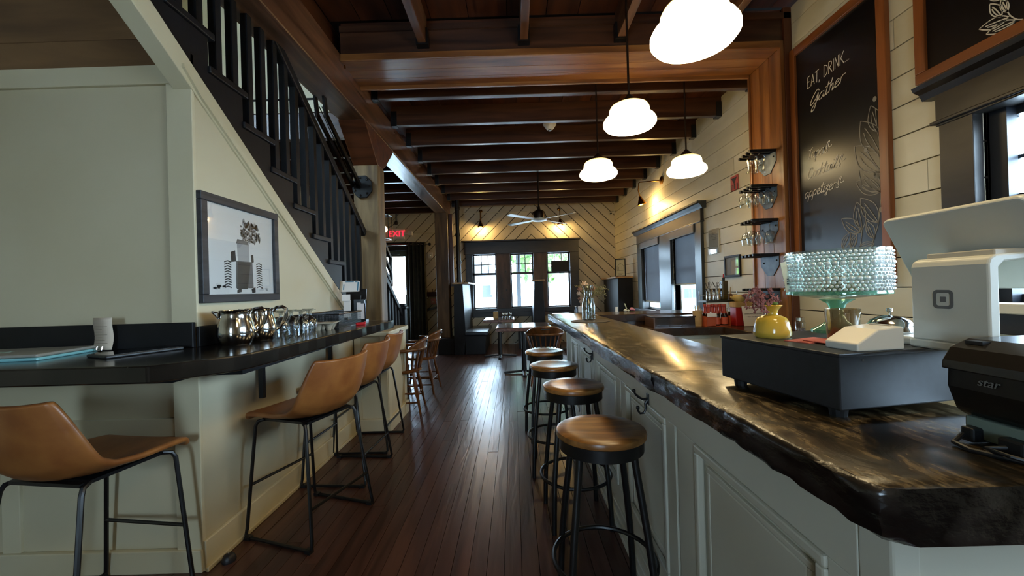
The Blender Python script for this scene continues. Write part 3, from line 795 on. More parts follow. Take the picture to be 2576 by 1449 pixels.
g0['label'] = 'upside down goblet in the middle row, nearest the steel pitchers'
for (gx, gy, gl) in ((-1.29, 2.09, 'wall side row, nearest the steel pitchers'), (-1.21, 2.15, 'middle row, second from the steel pitchers'), (-1.29, 2.19, 'wall side row, between two others'), (-1.21, 2.245, 'middle row, third from the steel pitchers'),
                     (-1.29, 2.29, 'wall side row, furthest from the pitchers'), (-1.135, 2.11, 'front row at the counter edge, left one of two'), (-1.135, 2.20, 'front row at the counter edge, right one of two'), (-1.215, 2.335, 'middle row, last one before the pulp tray')):
    dup(g0, (gx, gy, ZL), 0, 'upside down goblet in the ' + gl)
# egg-carton cup tray
PULP = paint('grey_pulp', '#9a8d78', 0.9, '#b0a48e', 20, 0.3)
cp = thing('pulp_cup_tray', 'beige moulded pulp tray with cups between the goblets and the wire basket', 'tray', (-1.155, 2.42, ZL), R(10))
mb = MB()
for i in range(2):
    for j in range(2):
        mb.lathe([(0.0, 0.0), (0.012, 0.0), (0.018, 0.02), (0.032, 0.044), (0.036, 0.046)], 12, (i * 0.06 - 0.03, j * 0.085 - 0.04, 0), cap0=False, cap1=False)
mb.build('cup', PULP, cp, smooth=True, solid=0.003)
rim = MB(); rim.box(-0.065, 0.065, -0.085, -0.07, 0.042, 0.047); rim.box(-0.065, 0.065, 0.07, 0.085, 0.042, 0.047); rim.box(-0.07, -0.06, -0.085, 0.085, 0.042, 0.047); rim.box(0.06, 0.07, -0.085, 0.085, 0.042, 0.047)
rim.build('rim', PULP, cp)
# mesh basket
bk = thing('mesh_basket', 'black metal mesh letter tray with a label clip by the left wall', 'basket', (-1.225, 2.66, ZL), R(2))
mesh_m, nt_, bb = new_mat('wire_mesh'); out = nt_.nodes['Material Output']
bb.inputs['Base Color'].default_value = H('#101114'); bb.inputs['Roughness'].default_value = 0.4
v = tex_vector(nt_, (140, 140, 140), False)
sx = N(nt_, 'ShaderNodeSeparateXYZ'); nt_.links.new(v, sx.inputs[0])
mxs = []
for i in range(3):
    fr_ = N(nt_, 'ShaderNodeMath', operation='FRACT'); nt_.links.new(sx.outputs[i], fr_.inputs[0])
    lt = N(nt_, 'ShaderNodeMath', operation='GREATER_THAN'); lt.inputs[1].default_value = 0.42; nt_.links.new(fr_.outputs[0], lt.inputs[0]); mxs.append(lt)
ad = N(nt_, 'ShaderNodeMath', operation='ADD'); nt_.links.new(mxs[0].outputs[0], ad.inputs[0]); nt_.links.new(mxs[1].outputs[0], ad.inputs[1])
ad2 = N(nt_, 'ShaderNodeMath', operation='ADD'); nt_.links.new(ad.outputs[0], ad2.inputs[0]); nt_.links.new(mxs[2].outputs[0], ad2.inputs[1])
gt = N(nt_, 'ShaderNodeMath', operation='GREATER_THAN'); gt.inputs[1].default_value = 1.5; nt_.links.new(ad2.outputs[0], gt.inputs[0])
trn = N(nt_, 'ShaderNodeBsdfTransparent'); mxx = N(nt_, 'ShaderNodeMixShader')
nt_.links.new(gt.outputs[0], mxx.inputs[0]); nt_.links.new(bb.outputs[0], mxx.inputs[1]); nt_.links.new(trn.outputs[0], mxx.inputs[2]); nt_.links.new(mxx.outputs[0], out.inputs[0])
for (nm, b) in (('side', (0.125, 0.127, -0.20, 0.20, 0.004, 0.088)), ('side', (-0.127, -0.125, -0.20, 0.20, 0.004, 0.088)), ('end', (-0.125, 0.125, 0.198, 0.20, 0.004, 0.088)), ('end', (-0.125, 0.125, -0.20, -0.198, 0.004, 0.088))):
    box(nm, mesh_m, bk, *b)
box('bottom', BLACKM, bk, -0.127, 0.127, -0.2, 0.2, 0.0, 0.004)
rm = MB(); rm.tube([(0.127, -0.2, 0.09), (0.127, 0.2, 0.09), (-0.127, 0.2, 0.09), (-0.127, -0.2, 0.09)], 0.0045, 6, closed=True); rm.build('rim', BLACKM, bk)
box('label_clip', STEEL, bk, 0.127, 0.130, -0.06, 0.01, 0.042, 0.062, bevel=0.001)
# menu holder with papers
mh = thing('menu_holder', 'black sheet metal holder with menus and order slips at the end of the left counter', 'holder', (-1.22, 3.06, ZL), R(8))
box('base_tray', BLACKM, mh, -0.08, 0.08, -0.06, 0.06, 0, 0.015)
MB().prism([(-0.055, 0.015), (-0.05, 0.015), (0.04, 0.25), (0.035, 0.25)], 'x', -0.075, 0.075).xf(0, Matrix.Rotation(R(0), 4, 'Z')).build('back_plate', BLACKM, mh)
box('side_plate', BLACKM, mh, 0.045, 0.05, -0.05, 0.06, 0.015, 0.20)
box('front_plate', BLACKM, mh, 0.0, 0.085, -0.062, -0.057, 0.0, 0.17)
mn = thing('menu_card', 'white card with blue and teal border leaning on top of the black holder', 'card', (-1.235, 3.015, ZL + 0.215), R(8))
cd = MB().obox((0, 0, 0.055), (0.125, 0.003, 0.085), (R(-22), 0, 0)).build('card', PAPER, mn)
for k in range(4): MB().obox((-0.012 - k * 0.004, 0.006 + k * 0.004, 0.056), (0.125, 0.002, 0.09), (R(-22), 0, 0)).build('card_behind', paint('card_beige', '#c9b9a4', 0.8), mn)
TEAL = paint('teal_print', '#2f6f8a', 0.7)
for (cx, cz, wx, wz) in ((-0.012, 0.038, 0.06, 0.006), (0.05, 0.0, 0.008, 0.07), (-0.052, -0.005, 0.007, 0.045), (0.035, 0.037, 0.02, 0.006)):
    m_ = MB().obox((0, -0.0026, 0), (wx, 0.0006, wz)); m_.xf(0, Matrix.Translation((0, 0, 0.055)) @ Matrix.Rotation(R(-22), 4, 'X') @ Matrix.Translation((cx, 0, cz))); m_.build('border_print', TEAL, mn)
sl = thing('order_slip', 'white paper slip held upright against the left face of the menu holder', 'paper', (-1.26, 2.995, ZL + 0.016), R(10))
MB().obox((0, 0, 0.085), (0.052, 0.002, 0.13), (R(-8), 0, R(0))).build('slip', PAPER, sl)
MB().obox((-0.004, -0.004, 0.17), (0.056, 0.002, 0.05), (R(-12), 0, R(6))).build('slip_top', PAPER, sl)
rc = thing('order_slip', 'pinkish paper slip hung from a black clip on the front of the menu holder', 'paper', (-1.155, 2.985, ZL + 0.015), R(8))
MB().obox((0, 0, 0.07), (0.052, 0.002, 0.125), (R(3), 0, 0)).build('slip', paint('paper_pink', '#d9cfcc', 0.8), rc)
box('clip', BLACKM, rc, 0.005, 0.03, -0.008, 0.006, 0.125, 0.15)
rd = thing('red_stapler', 'small red plastic object on the counter end beside the wire basket', 'stapler', (-1.055, 2.72, ZL), R(25))
box('body', paint('red_plastic', '#b0161a', 0.3), rd, -0.032, 0.032, -0.013, 0.013, 0, 0.018, bevel=0.005)
box('cap', paint('red_plastic'.replace('red', 'red'), '#b0161a', 0.3), rd, 0.02, 0.034, -0.011, 0.011, 0.004, 0.021, bevel=0.004)
# left part: laptop, receipt in clip, tablet
lp = thing('laptop', 'closed pale laptop with cyan light painted into its edge colour on the black counter at far left', 'laptop', (-1.98, 1.565, ZL), R(8))
box('lid', paint('laptop_grey', '#8d8a80', 0.35), lp, -0.19, 0.19, -0.125, 0.125, 0.012, 0.024, bevel=0.005)
box('base', paint('laptop_edge', '#7fb9bd', 0.3), lp, -0.195, 0.195, -0.13, 0.13, 0.0, 0.0115, bevel=0.004)  # cyan daylight along the edge is put into the base colour
box('lid_mark', paint('laptop_mark', '#a9c6b6', 0.3), lp, -0.06, -0.01, -0.03, 0.01, 0.024, 0.0245)
rcp = thing('receipt', 'curled beige receipt standing up in a small silver clip on the left counter', 'receipt', (-1.775, 1.70, ZL + 0.002), R(-4))
MB().grid(lambda u, v: Vector(((v - 0.5) * 0.088, 0.006 * math.sin(u * 5) + 0.012 * u, 0.002 + u * 0.138)), 10, 2).build('paper_strip', paint('receipt_paper', '#b8a894', 0.8, '#c4b6a4', 8), rcp, smooth=True, solid=0.001)
for k in range(7): box('print_line', paint('faded_ink', '#8f8272', 0.8), rcp, -0.03, 0.03 - (k % 3) * 0.012, -0.0035 - 0.0, -0.0025, 0.03 + k * 0.012, 0.032 + k * 0.012)
MB().tube([(-0.012, -0.008, 0.018), (-0.012, -0.012, 0.004), (0.0, -0.014, 0.0), (0.012, -0.012, 0.004), (0.012, -0.008, 0.018)], 0.003, 6).build('clip', STEEL, rcp)
tb = thing('tablet', 'thin black tablet lying flat on the left counter to the right of the receipt', 'tablet', (-1.525, 1.60, ZL), R(66))
box('body', BLACKPL, tb, -0.125, 0.125, -0.075, 0.075, 0, 0.012, bevel=0.004)
box('screen', paint('dark_glass', '#07080a', 0.05), tb, -0.115, 0.115, -0.067, 0.067, 0.0119, 0.0125)
for (sx_, sy_, sz_, ny) in ((-1.50, 1.727, 1.05, 0), (-1.387, 1.80, 1.045, 1)):
    pass
fs = thing('floor_stop', 'small dark rubber stopper on the floor at the foot of the left wall', 'stopper', (-1.34, 1.82, 0))
MB().lathe([(0.028, 0), (0.03, 0.01), (0.022, 0.03), (0.01, 0.038)], 14).build('rubber', paint('dark_rubber', '#141218', 0.5), fs, smooth=True)
MB().lathe([(0.006, 0.037), (0.006, 0.042)], 8).build('screw', STEEL, fs)

# ---- framed tractor photograph
pc = thing('framed_picture', 'black framed monochrome photograph of a smoking tractor on the left stair wall', 'picture', (-1.41, 2.055, 1.44))
PW, PH, PF = 0.29, 0.253, 0.038
FRM = wood('picture_frame', '#16171a', '#34353a', 'y', grain=30, rough=0.5, var=0.02)
for b in ((-PW, PW, PH - PF, PH), (-PW, PW, -PH, -PH + PF), (-PW, -PW + PF, -PH + PF, PH - PF), (PW - PF, PW, -PH + PF, PH - PF)):
    box('frame_rail', FRM, pc, 0.0, 0.028, b[0], b[1], b[2], b[3], bevel=0.003)
pr = box('print', paint('print_white', '#d3d6d4', 0.35), pc, 0.004, 0.012, -PW + PF, PW - PF, -PH + PF, PH - PF)
INK = [paint('ink_%d' % i, c, 0.5) for i, c in enumerate(('#1c1d1e', '#55585a', '#9a9d9e', '#c0c4c4'))]
def art(polys, ink, d, name):
    mb = MB()
    for p in polys: mb.prism(p, 'x', 0.0121, 0.0121 + d)
    mb.build(name, INK[ink], pr)
def ell(cx, cy, rx, ry, n=14, a0=0, jit=0.0):
    return [(cx + rx * math.cos(a0 + 2 * PI * i / n) * (1 + random.uniform(-jit, jit)), cy + ry * math.sin(a0 + 2 * PI * i / n) * (1 + random.uniform(-jit, jit))) for i in range(n)]
rp = random.Random(3)
random.seed(21)
art([ell(0.055 + random.uniform(-0.06, 0.085), 0.11 + random.uniform(-0.045, 0.055), random.uniform(0.008, 0.02), random.uniform(0.008, 0.018), 11, random.random(), 0.4) for _ in range(30)], 2, 0.0003, 'smoke_tone')
art([ell(0.05 + random.uniform(-0.06, 0.085), 0.10 + random.uniform(-0.045, 0.06), random.uniform(0.004, 0.011), random.uniform(0.004, 0.011), 9, random.random(), 0.5) for _ in range(46)], 1, 0.0006, 'smoke_tone')
art([ell(0.02 + random.uniform(-0.035, 0.06), 0.085 + random.uniform(-0.03, 0.05), random.uniform(0.002, 0.006), random.uniform(0.002, 0.007), 8, random.random(), 0.5) for _ in range(46)], 0, 0.0008, 'smoke_tone')
art([[(-0.043, 0.042), (0.045, 0.042), (0.047, -0.046), (-0.041, -0.046)]], 2, 0.0010, 'tractor_tone')
art([[(-0.04, 0.065), (0.035, 0.06), (0.045, 0.042), (-0.05, 0.042)], [(-0.055, -0.046), (0.07, -0.046), (0.075, -0.185), (-0.058, -0.185)]], 1, 0.0012, 'tractor_tone')
art([[(-0.045, -0.05), (0.055, -0.05), (0.028, -0.19), (-0.052, -0.19)], [(-0.09, -0.005), (-0.06, 0.005), (-0.055, -0.05), (-0.088, -0.055)], [(0.06, -0.01), (0.078, -0.005), (0.082, -0.045), (0.065, -0.05)], [(-0.05, -0.195), (-0.02, -0.185), (-0.02, -0.205), (-0.05, -0.21)], [(0.06, -0.19), (0.09, -0.18), (0.09, -0.208), (0.065, -0.21)]], 0, 0.0014, 'tractor_tone')
tw = []
for sgn, x0 in ((-1, -0.136), (1, 0.104)):
    for k in range(11):
        z0 = -0.185 + k * 0.0125
        tw += [[(x0, z0), (x0 + 0.022, z0 + 0.007), (x0 + 0.022, z0 + 0.012), (x0, z0 + 0.006)], [(x0 + 0.024, z0 + 0.006), (x0 + 0.046, z0), (x0 + 0.046, z0 + 0.006), (x0 + 0.024, z0 + 0.012)]]
art(tw, 0, 0.0010, 'tyre_tread')
art([ell(-0.2 + random.random() * 0.08, -0.17 - random.random() * 0.02, 0.012, 0.006, 7, 0, 0.4) for _ in range(14)] + [ell(0.12 + random.random() * 0.08, -0.185 - random.random() * 0.015, 0.01, 0.004, 7, 0, 0.4) for _ in range(8)], 3, 0.0006, 'ground_tone')
random.seed(11)
box('glazing', thin_glass('picture_glass', '#ffffff', 0.02, 0.25), pc, 0.0165, 0.0175, -PW + PF, PW - PF, -PH + PF, PH - PF)

# ================================================================== BAR
def resin_mat(name, dark, tan, rough):
    m, nt, b = new_mat(name)
    v = tex_vector(nt, (11, 7, 11))
    n1 = N(nt, 'ShaderNodeTexNoise'); n1.inputs['Scale'].default_value = 1.0; n1.inputs['Detail'].default_value = 9; n1.inputs['Roughness'].default_value = 0.68; n1.inputs['Distortion'].default_value = 1.2
    nt.links.new(v, n1.inputs['Vector'])
    c1 = ramp(nt, n1.outputs['Fac'], [(0.40, H(dark)), (0.49, H('#33291a')), (0.56, H(tan)), (0.72, H('#867555'))])
    v2 = tex_vector(nt, (95, 30, 95)); n2 = N(nt, 'ShaderNodeTexNoise'); n2.inputs['Scale'].default_value = 1.0; n2.inputs['Detail'].default_value = 4
    nt.links.new(v2, n2.inputs['Vector'])
    mm = N(nt, 'ShaderNodeMix', data_type='RGBA', blend_type='MULTIPLY'); mm.inputs[0].default_value = 0.75
    nt.links.new(c1, mm.inputs[6]); nt.links.new(ramp(nt, n2.outputs['Fac'], [(0.40, H('#5a5040')), (0.58, (1, 1, 1, 1))]), mm.inputs[7])
    nt.links.new(mm.outputs[2], b.inputs['Base Color']); b.inputs['Roughness'].default_value = rough
    b.inputs['Coat Weight'].default_value = 0.25; b.inputs['Coat Roughness'].default_value = 0.12
    bp = N(nt, 'ShaderNodeBump'); bp.inputs['Strength'].default_value = 0.12; bp.inputs['Distance'].default_value = 0.01
    nt.links.new(n1.outputs['Fac'], bp.inputs['Height']); nt.links.new(bp.outputs[0], b.inputs['Normal'])
    return m
RESIN = resin_mat('bar_resin', '#15120e', '#5e4f38', 0.2)
EDGE = paint('burnt_live_edge', '#0d0b0a', 0.24, '#3b352f', (16, 12, 22), 0.7, lo=0.45, hi=0.85)
EDGE2 = EDGE
DARKRES = paint('dark_resin', '#1d120b', 0.2, '#3a2617', (5, 5, 5), 0.1)

def live_slab(t, name, left, right, z1, th):
    """slab with a rough live edge on its left side; left/right: lists of (x,y) running away from the camera"""
    mb = MB(); n = len(left); nv = 6
    rows = []
    for (lx, ly), (rx, ry) in zip(left, right):
        row = []
        wob = random.uniform(-0.004, 0.004)
        row.append((rx, ry, z1)); row.append((lx + 0.012, ly, z1))
        row.append((lx + 0.002, ly, z1 - 0.006))
        for q in range(1, nv):
            row.append((lx + wob * 0.5 + random.uniform(-0.003, 0.004) + 0.010 * (q / nv) ** 2, ly, z1 - th * q / nv))
        row.append((lx + 0.03 + random.uniform(-0.006, 0.006), ly, z1 - th)); row.append((rx, ry, z1 - th))
        rows.append(row)
    k = len(rows[0]); b = 0
    for row in rows: mb.v += row
    for i in range(n - 1):
        for j in range(k):
            mb.cur = 0 if j in (0,) else (1 if 1 <= j < k - 1 else 0)
            mb.face((i * k + j, i * k + (j + 1) % k, (i + 1) * k + (j + 1) % k, (i + 1) * k + j))
    mb.cur = 1
    mb.face(tuple(range(k))); mb.face(tuple((n - 1) * k + j for j in range(k))[::-1])
    return mb.build(name, [RESIN, EDGE], t, smooth=True)
bar = thing('bar_worktop', 'long resin coated brown bar top with a burnt black live edge along the stools', 'bar top')
def xl(y): return 0.437 - 0.034 * ((y - 0.49) / 0.85 if y < 1.34 else 1) - max(0, y - 1.34) * 0.0248
def xr(y): return 0.83 - max(0, y - 1.2) * 0.03 if y > 1.2 else 0.83 + (1.2 - y) * 0.12
ys1 = [0.492, 0.497, 0.51] + [0.53 + i * 0.0304 for i in range(22)] + [1.1985]
ys2 = [1.2015] + [1.22 + i * 0.07 for i in range(39)] + [3.96, 4.0]
def wav(y): return 0.002 * math.sin(y * 9) + 0.0018 * math.sin(y * 23 + 1)
L1 = [(xl(y) + wav(y) + (0.030 if i == 0 else 0.010 if i == 1 else 0), y) for i, y in enumerate(ys1)]
L2 = [(xl(y) + wav(y), y) for y in ys2]
live_slab(bar, 'slab', L1, [(max(1.3 - (y - 0.49) * 1.6, xr(y)) if y < 0.8 else xr(y), y) for y in ys1], 0.95, 0.072)
live_slab(bar, 'slab', L2, [(xr(y), y) for y in ys2], 0.95, 0.075)
# resin pool patch on the near end
bar2 = thing('bar_return', 'dark resin bar top running from the far end of the bar to the right wall', 'bar top')
MB().prism([(0.764, 3.645), (1.2, 3.645), (2.25, 3.64), (2.25, 4.10), (0.40, 4.12), (0.37, 4.005), (0.752, 4.005)], 'z', 0.885, 0.95).build('top', DARKRES, bar2, bevel=0.005)
box('support_panel', DARKRES, bar2, 0.80, 2.25, 3.70, 3.73, 0.0, 0.885)
box('support_panel', WHITEP, bar2, 0.52, 2.25, 4.0, 4.04, 0.0, 0.885)
box('cleat', DARKRES, bar2, 0.80, 2.25, 3.66, 3.70, 0.80, 0.885)

bb_ = thing('bar_cabinet', 'white panelled wooden bar front with raised mouldings and a stepped base', 'bar base')
box('carcass', WHITEP, bb_, 0.522, 0.80, 0.585, 3.60, 0.0, 0.872)
box('carcass_end', WHITEP, bb_, 0.53, 1.25, 0.57, 0.60, 0.0, 0.872)
WARMEND = WHITEP
box('end_post', WHITEP, bb_, 0.505, 0.545, 0.545, 0.60, 0.0, 0.872, bevel=0.004)
box('end_rail', WHITEP, bb_, 0.545, 1.25, 0.552, 0.572, 0.79, 0.872, bevel=0.003)
box('end_stile', WHITEP, bb_, 0.60, 0.66, 0.552, 0.572, 0.0, 0.79, bevel=0.003)
box('end_drawer_front', WHITEP, bb_, 0.68, 1.20, 0.545, 0.572, 0.60, 0.77, bevel=0.004)
py = [0.575, 1.22, 1.36, 1.86, 2.0, 2.5, 2.64, 3.1, 3.22, 3.6]
box('top_rail', WHITEP, bb_, 0.505, 0.523, 0.601, 3.60, 0.755, 0.872, bevel=0.002)
box('bottom_rail', WHITEP, bb_, 0.505, 0.523, 0.601, 3.60, 0.10, 0.20, bevel=0.002)
for (a, b) in ((0.601, 0.66), (1.14, 1.265), (1.285, 1.36), (1.84, 1.93), (1.945, 2.02), (2.47, 2.56), (2.575, 2.65), (3.04, 3.13), (3.145, 3.22), (3.53, 3.60)):
    box('stile', WHITEP, bb_, 0.505, 0.523, a, b, 0.20, 0.755, bevel=0.002)
for (a, b) in ((0.66, 1.14), (1.36, 1.84), (2.02, 2.47), (2.65, 3.04), (3.22, 3.53)):
    def ring(o, i_, x0, x1):
        m = MB()
        m.box(x0, x1, a + o, b - o, 0.755 - i_, 0.755 - o); m.box(x0, x1, a + o, b - o, 0.20 + o, 0.20 + i_)
        m.box(x0, x1, a + o, a + i_, 0.20 + i_, 0.755 - i_); m.box(x0, x1, b - i_, b - o, 0.20 + i_, 0.755 - i_); return m
    ring(0.0, 0.022, 0.498, 0.520).build('panel_moulding', WHITEP, bb_, bevel=0.005)
    ring(0.045, 0.06, 0.513, 0.523).build('panel_moulding', WHITEP, bb_, bevel=0.003)
    box('raised_panel', WHITEP, bb_, 0.514, 0.523, a + 0.06, b - 0.06, 0.26, 0.695, bevel=0.006)
for k, (xx, zz_) in enumerate(((0.494, 0.10), (0.486, 0.06), (0.478, 0.025))):
    box('base_step', WHITEP, bb_, xx, 0.52, 0.55, 3.60, 0.0, zz_, bevel=0.004)

def coat_hook(y, label):
    t = thing('coat_hook', label, 'hook', (0.504, y, 0.765), 0, 'iron hooks under the bar edge')
    box('back_plate', BLACKM, t, -0.004, 0.0, -0.012, 0.012, -0.03, 0.03, bevel=0.002)
    MB().tube([(0, 0, 0.01), (-0.02, 0, 0.008), (-0.036, 0, 0.016), (-0.05, 0, 0.03), (-0.054, 0, 0.04)], [0.005, 0.0045, 0.004, 0.004, 0.0035], 8).build('upper_hook', BLACKM, t, smooth=True)
    MB().tube([(0, 0, 0.008), (-0.012, 0, -0.008), (-0.010, 0, -0.03), (-0.018, 0, -0.044), (-0.032, 0, -0.046), (-0.040, 0, -0.036), (-0.041, 0, -0.026)], [0.005, 0.005, 0.0045, 0.0045, 0.004, 0.004, 0.0035], 8).build('lower_hook', BLACKM, t, smooth=True)
    for c in ((-0.054, 0, 0.042), (-0.041, 0, -0.023)): MB().sphere(c, 0.0075, 10, 6).build('ball_tip', BLACKM, t, smooth=True)
coat_hook(1.53, 'black iron double hook under the bar edge behind the nearest round stool')
coat_hook(2.60, 'black iron double hook under the bar edge further along, past the second round stool')

SEATW = wood('stool_seat_wood', '#5e3d1c', '#a5753c', 'x', cm='#80572a', grain=24, long=3, rough=0.3, bump=0.12, var=0.06)
def round_stool():
    t = thing('bar_stool', 'x', 'stool', (0, 0, 0), 0, 'round wooden topped bar stools')
    ZS = 0.70
    prof = [(0.0, -0.004), (0.06, -0.004), (0.11, -0.001), (0.148, 0.0), (0.158, -0.004), (0.161, -0.012), (0.160, -0.022), (0.150, -0.028), (0.0, -0.028)]
    MB().lathe(prof, 40, (0, 0, ZS), False, False).build('seat', SEATW, t, smooth=True)
    MB().lathe([(0.130, -0.028), (0.149, -0.028), (0.149, -0.068), (0.140, -0.068)], 36, (0, 0, ZS), False, False).build('apron_ring', BLACKM, t, smooth=True, solid=0.004)
    MB().lathe([(0.0, -0.030), (0.14, -0.030), (0.14, -0.036), (0.0, -0.036)], 24, (0, 0, ZS), False, False).build('swivel_plate', BLACKM, t)
    for i in range(4):
        a = R(45 + 90 * i); c_, s_ = math.cos(a), math.sin(a)
        pts = []
        for (r, z) in ((0.128, 0.66), (0.135, 0.60), (0.152, 0.50), (0.172, 0.38), (0.190, 0.25), (0.200, 0.12), (0.205, 0.0)): pts.append((r * c_, r * s_, z))
        MB().tube(pts, 0.0125, 10).build('leg', BLACKM, t, smooth=True)
    MB().tube([(0.182 * math.cos(2 * PI * i / 36), 0.182 * math.sin(2 * PI * i / 36), 0.23) for i in range(36)], 0.0085, 8, closed=True).build('foot_ring', BLACKM, t, smooth=True)
    return t
rs = round_stool(); rs.location = (0.300, 1.445, 0); rs['label'] = 'nearest round bar stool with a warm brown wooden seat and black metal legs'
dup(rs, (0.300, 2.11, 0), R(4), 'second round bar stool from the camera along the bar, seat split by a dark line')
dup(rs, (0.254, 2.68, 0), R(-5), 'third round bar stool from the camera along the bar')
dup(rs, (0.238, 3.27, 0), R(8), 'furthest round bar stool, in front of the spindle back chair')

# ================================================================== THINGS ON THE BAR
ZB = 0.95; DRZ = R(10)
dr = thing('cash_drawer', 'large black metal cash drawer on the near end of the bar', 'cash drawer', (0.593, 0.733, ZB), DRZ)
box('body', paint('drawer_black', '#0e1014', 0.5, '#15181d', 60), dr, 0.0, 0.46, 0.0, 0.315, 0.018, 0.123, bevel=0.003)
box('lid_edge', paint('drawer_edge', '#1a1c20', 0.4), dr, -0.002, 0.462, -0.002, 0.317, 0.117, 0.124, bevel=0.002)
for (fx, fy) in ((0.03, 0.03), (0.03, 0.285), (0.43, 0.03), (0.43, 0.285)): MB().lathe([(0.014, 0), (0.016, 0.018)], 14, (fx, fy, 0)).build('foot', BLACKPL, dr)
box('screw', STEEL, dr, 0.048, 0.052, -0.003, 0.0, 0.108, 0.112)
ZD = ZB + 0.124
# yellow bud vase with pink flower
vs = thing('bud_vase', 'small yellow ceramic bud vase on the left corner of the cash drawer', 'vase', (0.635, 0.985, ZD))
MB().lathe([(0.0, 0.0), (0.036, 0.0), (0.0405, 0.006), (0.041, 0.014), (0.036, 0.038), (0.031, 0.047), (0.022, 0.052), (0.014, 0.055), (0.0125, 0.060), (0.016, 0.070), (0.024, 0.078), (0.022, 0.077), (0.012, 0.064), (0.0, 0.062)], 32, cap0=False, cap1=False).build('body', paint('yellow_glaze', '#c9a53c', 0.14, '#d8b858', 4), vs, smooth=True)
fw = thing('dried_flower', 'dusty pink sprig of dried flowers leaning left out of the yellow vase', 'flower', (0.635, 0.985, ZD + 0.062))
PINK = paint('dusty_pink', '#7d4a48', 0.7, '#9a625c', 30)
MB().tube([(0.0, 0, 0.0), (-0.012, -0.003, 0.02), (-0.03, -0.005, 0.035)], 0.0016, 6).build('stem', paint('stem_green', '#5a6236', 0.7), fw)
fm = MB(); random.seed(5)
for _ in range(70):
    a = random.uniform(0, 2 * PI); r = random.uniform(0, 1) ** 0.5
    c = (-0.030 + 0.036 * r * math.cos(a), -0.004 + random.uniform(-0.024, 0.024), 0.030 + 0.030 * r * math.sin(a))
    for q in range(4):
        b = random.uniform(0, 2 * PI)
        fm.obox((c[0] + 0.004 * math.cos(b), c[1], c[2] + 0.004 * math.sin(b)), (0.0068, 0.0014, 0.0034), (random.uniform(-1, 1), -b, random.uniform(-1, 1)))
fm.build('petals', PINK, fw)['kind'] = 'stuff'
MB().sphere((0.008, 0, 0.020), 0.008, 10, 6, 0.55).build('leaf', paint('leaf_green', '#4f6e24', 0.6), fw, smooth=True)
random.seed(11)
# red cards
REDC = paint('red_card', '#a44a3c', 0.55, '#b85a48', 6)
for k, (x_, y_, rz_, lb) in enumerate(((0.672, 0.905, 22, 'salmon red card on the cash drawer, lower of the two in front of the vase'), (0.700, 0.875, 8, 'salmon red card on the cash drawer, upper one nearest the tumbler'))):
    c_ = thing('red_card', lb, 'card', (x_, y_, ZD + 0.0022 * k), R(rz_), 'red cards on the drawer')
    box('card', REDC, c_, -0.052, 0.052, -0.027, 0.027, 0.0, 0.0018)
    box('flap', paint('red_card_fold', '#8e3c30', 0.6), c_, -0.050, 0.050, -0.003, 0.0, 0.0018, 0.0022)
# tumbler with residue
tu = thing('tumbler', 'stained clear tumbler with a little amber liquid on the cash drawer', 'glass', (0.735, 0.895, ZD))
MB().lathe([(0.0, 0.0), (0.027, 0.0), (0.0285, 0.004), (0.0325, 0.071), (0.031, 0.071), (0.027, 0.008), (0.0, 0.007)], 28, cap0=False, cap1=False).build('glass_wall', thin_glass('stained_glass', '#e6dcc8', 0.05, 0.5, 0.05, 0.25, '#8a7a5c'), tu, smooth=True)
MB().lathe([(0.0, 0.0085), (0.0262, 0.0085), (0.0272, 0.022), (0.0, 0.022)], 24, cap0=False, cap1=False).build('amber_liquid', thin_glass('amber', '#c07a28', 0.05, 0.4, 0.02, 0.35, '#7a4812'), tu, smooth=True)
# glass cake stand
AQUA = thin_glass('aqua_glass', '#f0faf6', 0.06, 0.6, 0.04, 0.03, '#eaf4f2')
AQUAF = thin_glass('aqua_foot', '#b8ead6', 0.08, 0.6, 0.04, 0.25, '#7fd0b2')
ck = thing('glass_bowl', 'aqua glass footed bowl with a hobnail beaded band on the cash drawer', 'bowl', (0.845, 1.045, ZD))
MB().lathe([(0.0, 0.088), (0.0477, 0.09), (0.0954, 0.096), (0.1065, 0.104), (0.1081, 0.115), (0.1089, 0.206), (0.1097, 0.212), (0.1073, 0.212), (0.1057, 0.2), (0.1049, 0.112), (0.0954, 0.104), (0.0, 0.096)], 64, cap0=False, cap1=False).build('bowl_wall', AQUA, ck, smooth=True)
MB().lathe([(0.1089, 0.099), (0.1093, 0.103), (0.1081, 0.108)], 48, cap0=False, cap1=False).build('base_ring', AQUAF, ck, smooth=True)
MB().lathe([(0.0578, 0.0), (0.0561, 0.006), (0.0382, 0.016), (0.0213, 0.03), (0.0136, 0.046), (0.0153, 0.052), (0.0119, 0.058), (0.017, 0.064), (0.0204, 0.074), (0.0382, 0.086)], 32, cap0=False, cap1=False).build('foot', AQUAF, ck, smooth=True)
bd = MB()
rowz = [0.112, 0.1205, 0.129, 0.139, 0.149, 0.1575, 0.166, 0.176, 0.186, 0.1945, 0.203]
for ri, z in enumerate(rowz):
    big = ri in (3, 7); nb = 46 if big else 66; r_ = 0.0060 if big else 0.0039
    for k in range(nb):
        a = 2 * PI * (k + 0.5 * (ri % 2)) / nb
        bd.sphere((0.1092 * math.cos(a), 0.1092 * math.sin(a), z), r_, 8, 5)
bo = bd.build('glass_beads', thin_glass('bead_glass', '#ffffff', 0.35, 1.0, 0.05, 0.38, '#e6f2f4'), ck, smooth=True); bo['kind'] = 'stuff'
hb = thing('dried_herbs', 'small heap of grey green dried herbs inside the beaded glass bowl', 'herbs', (0.848, 1.035, ZD + 0.097)); hm = MB()
random.seed(9)
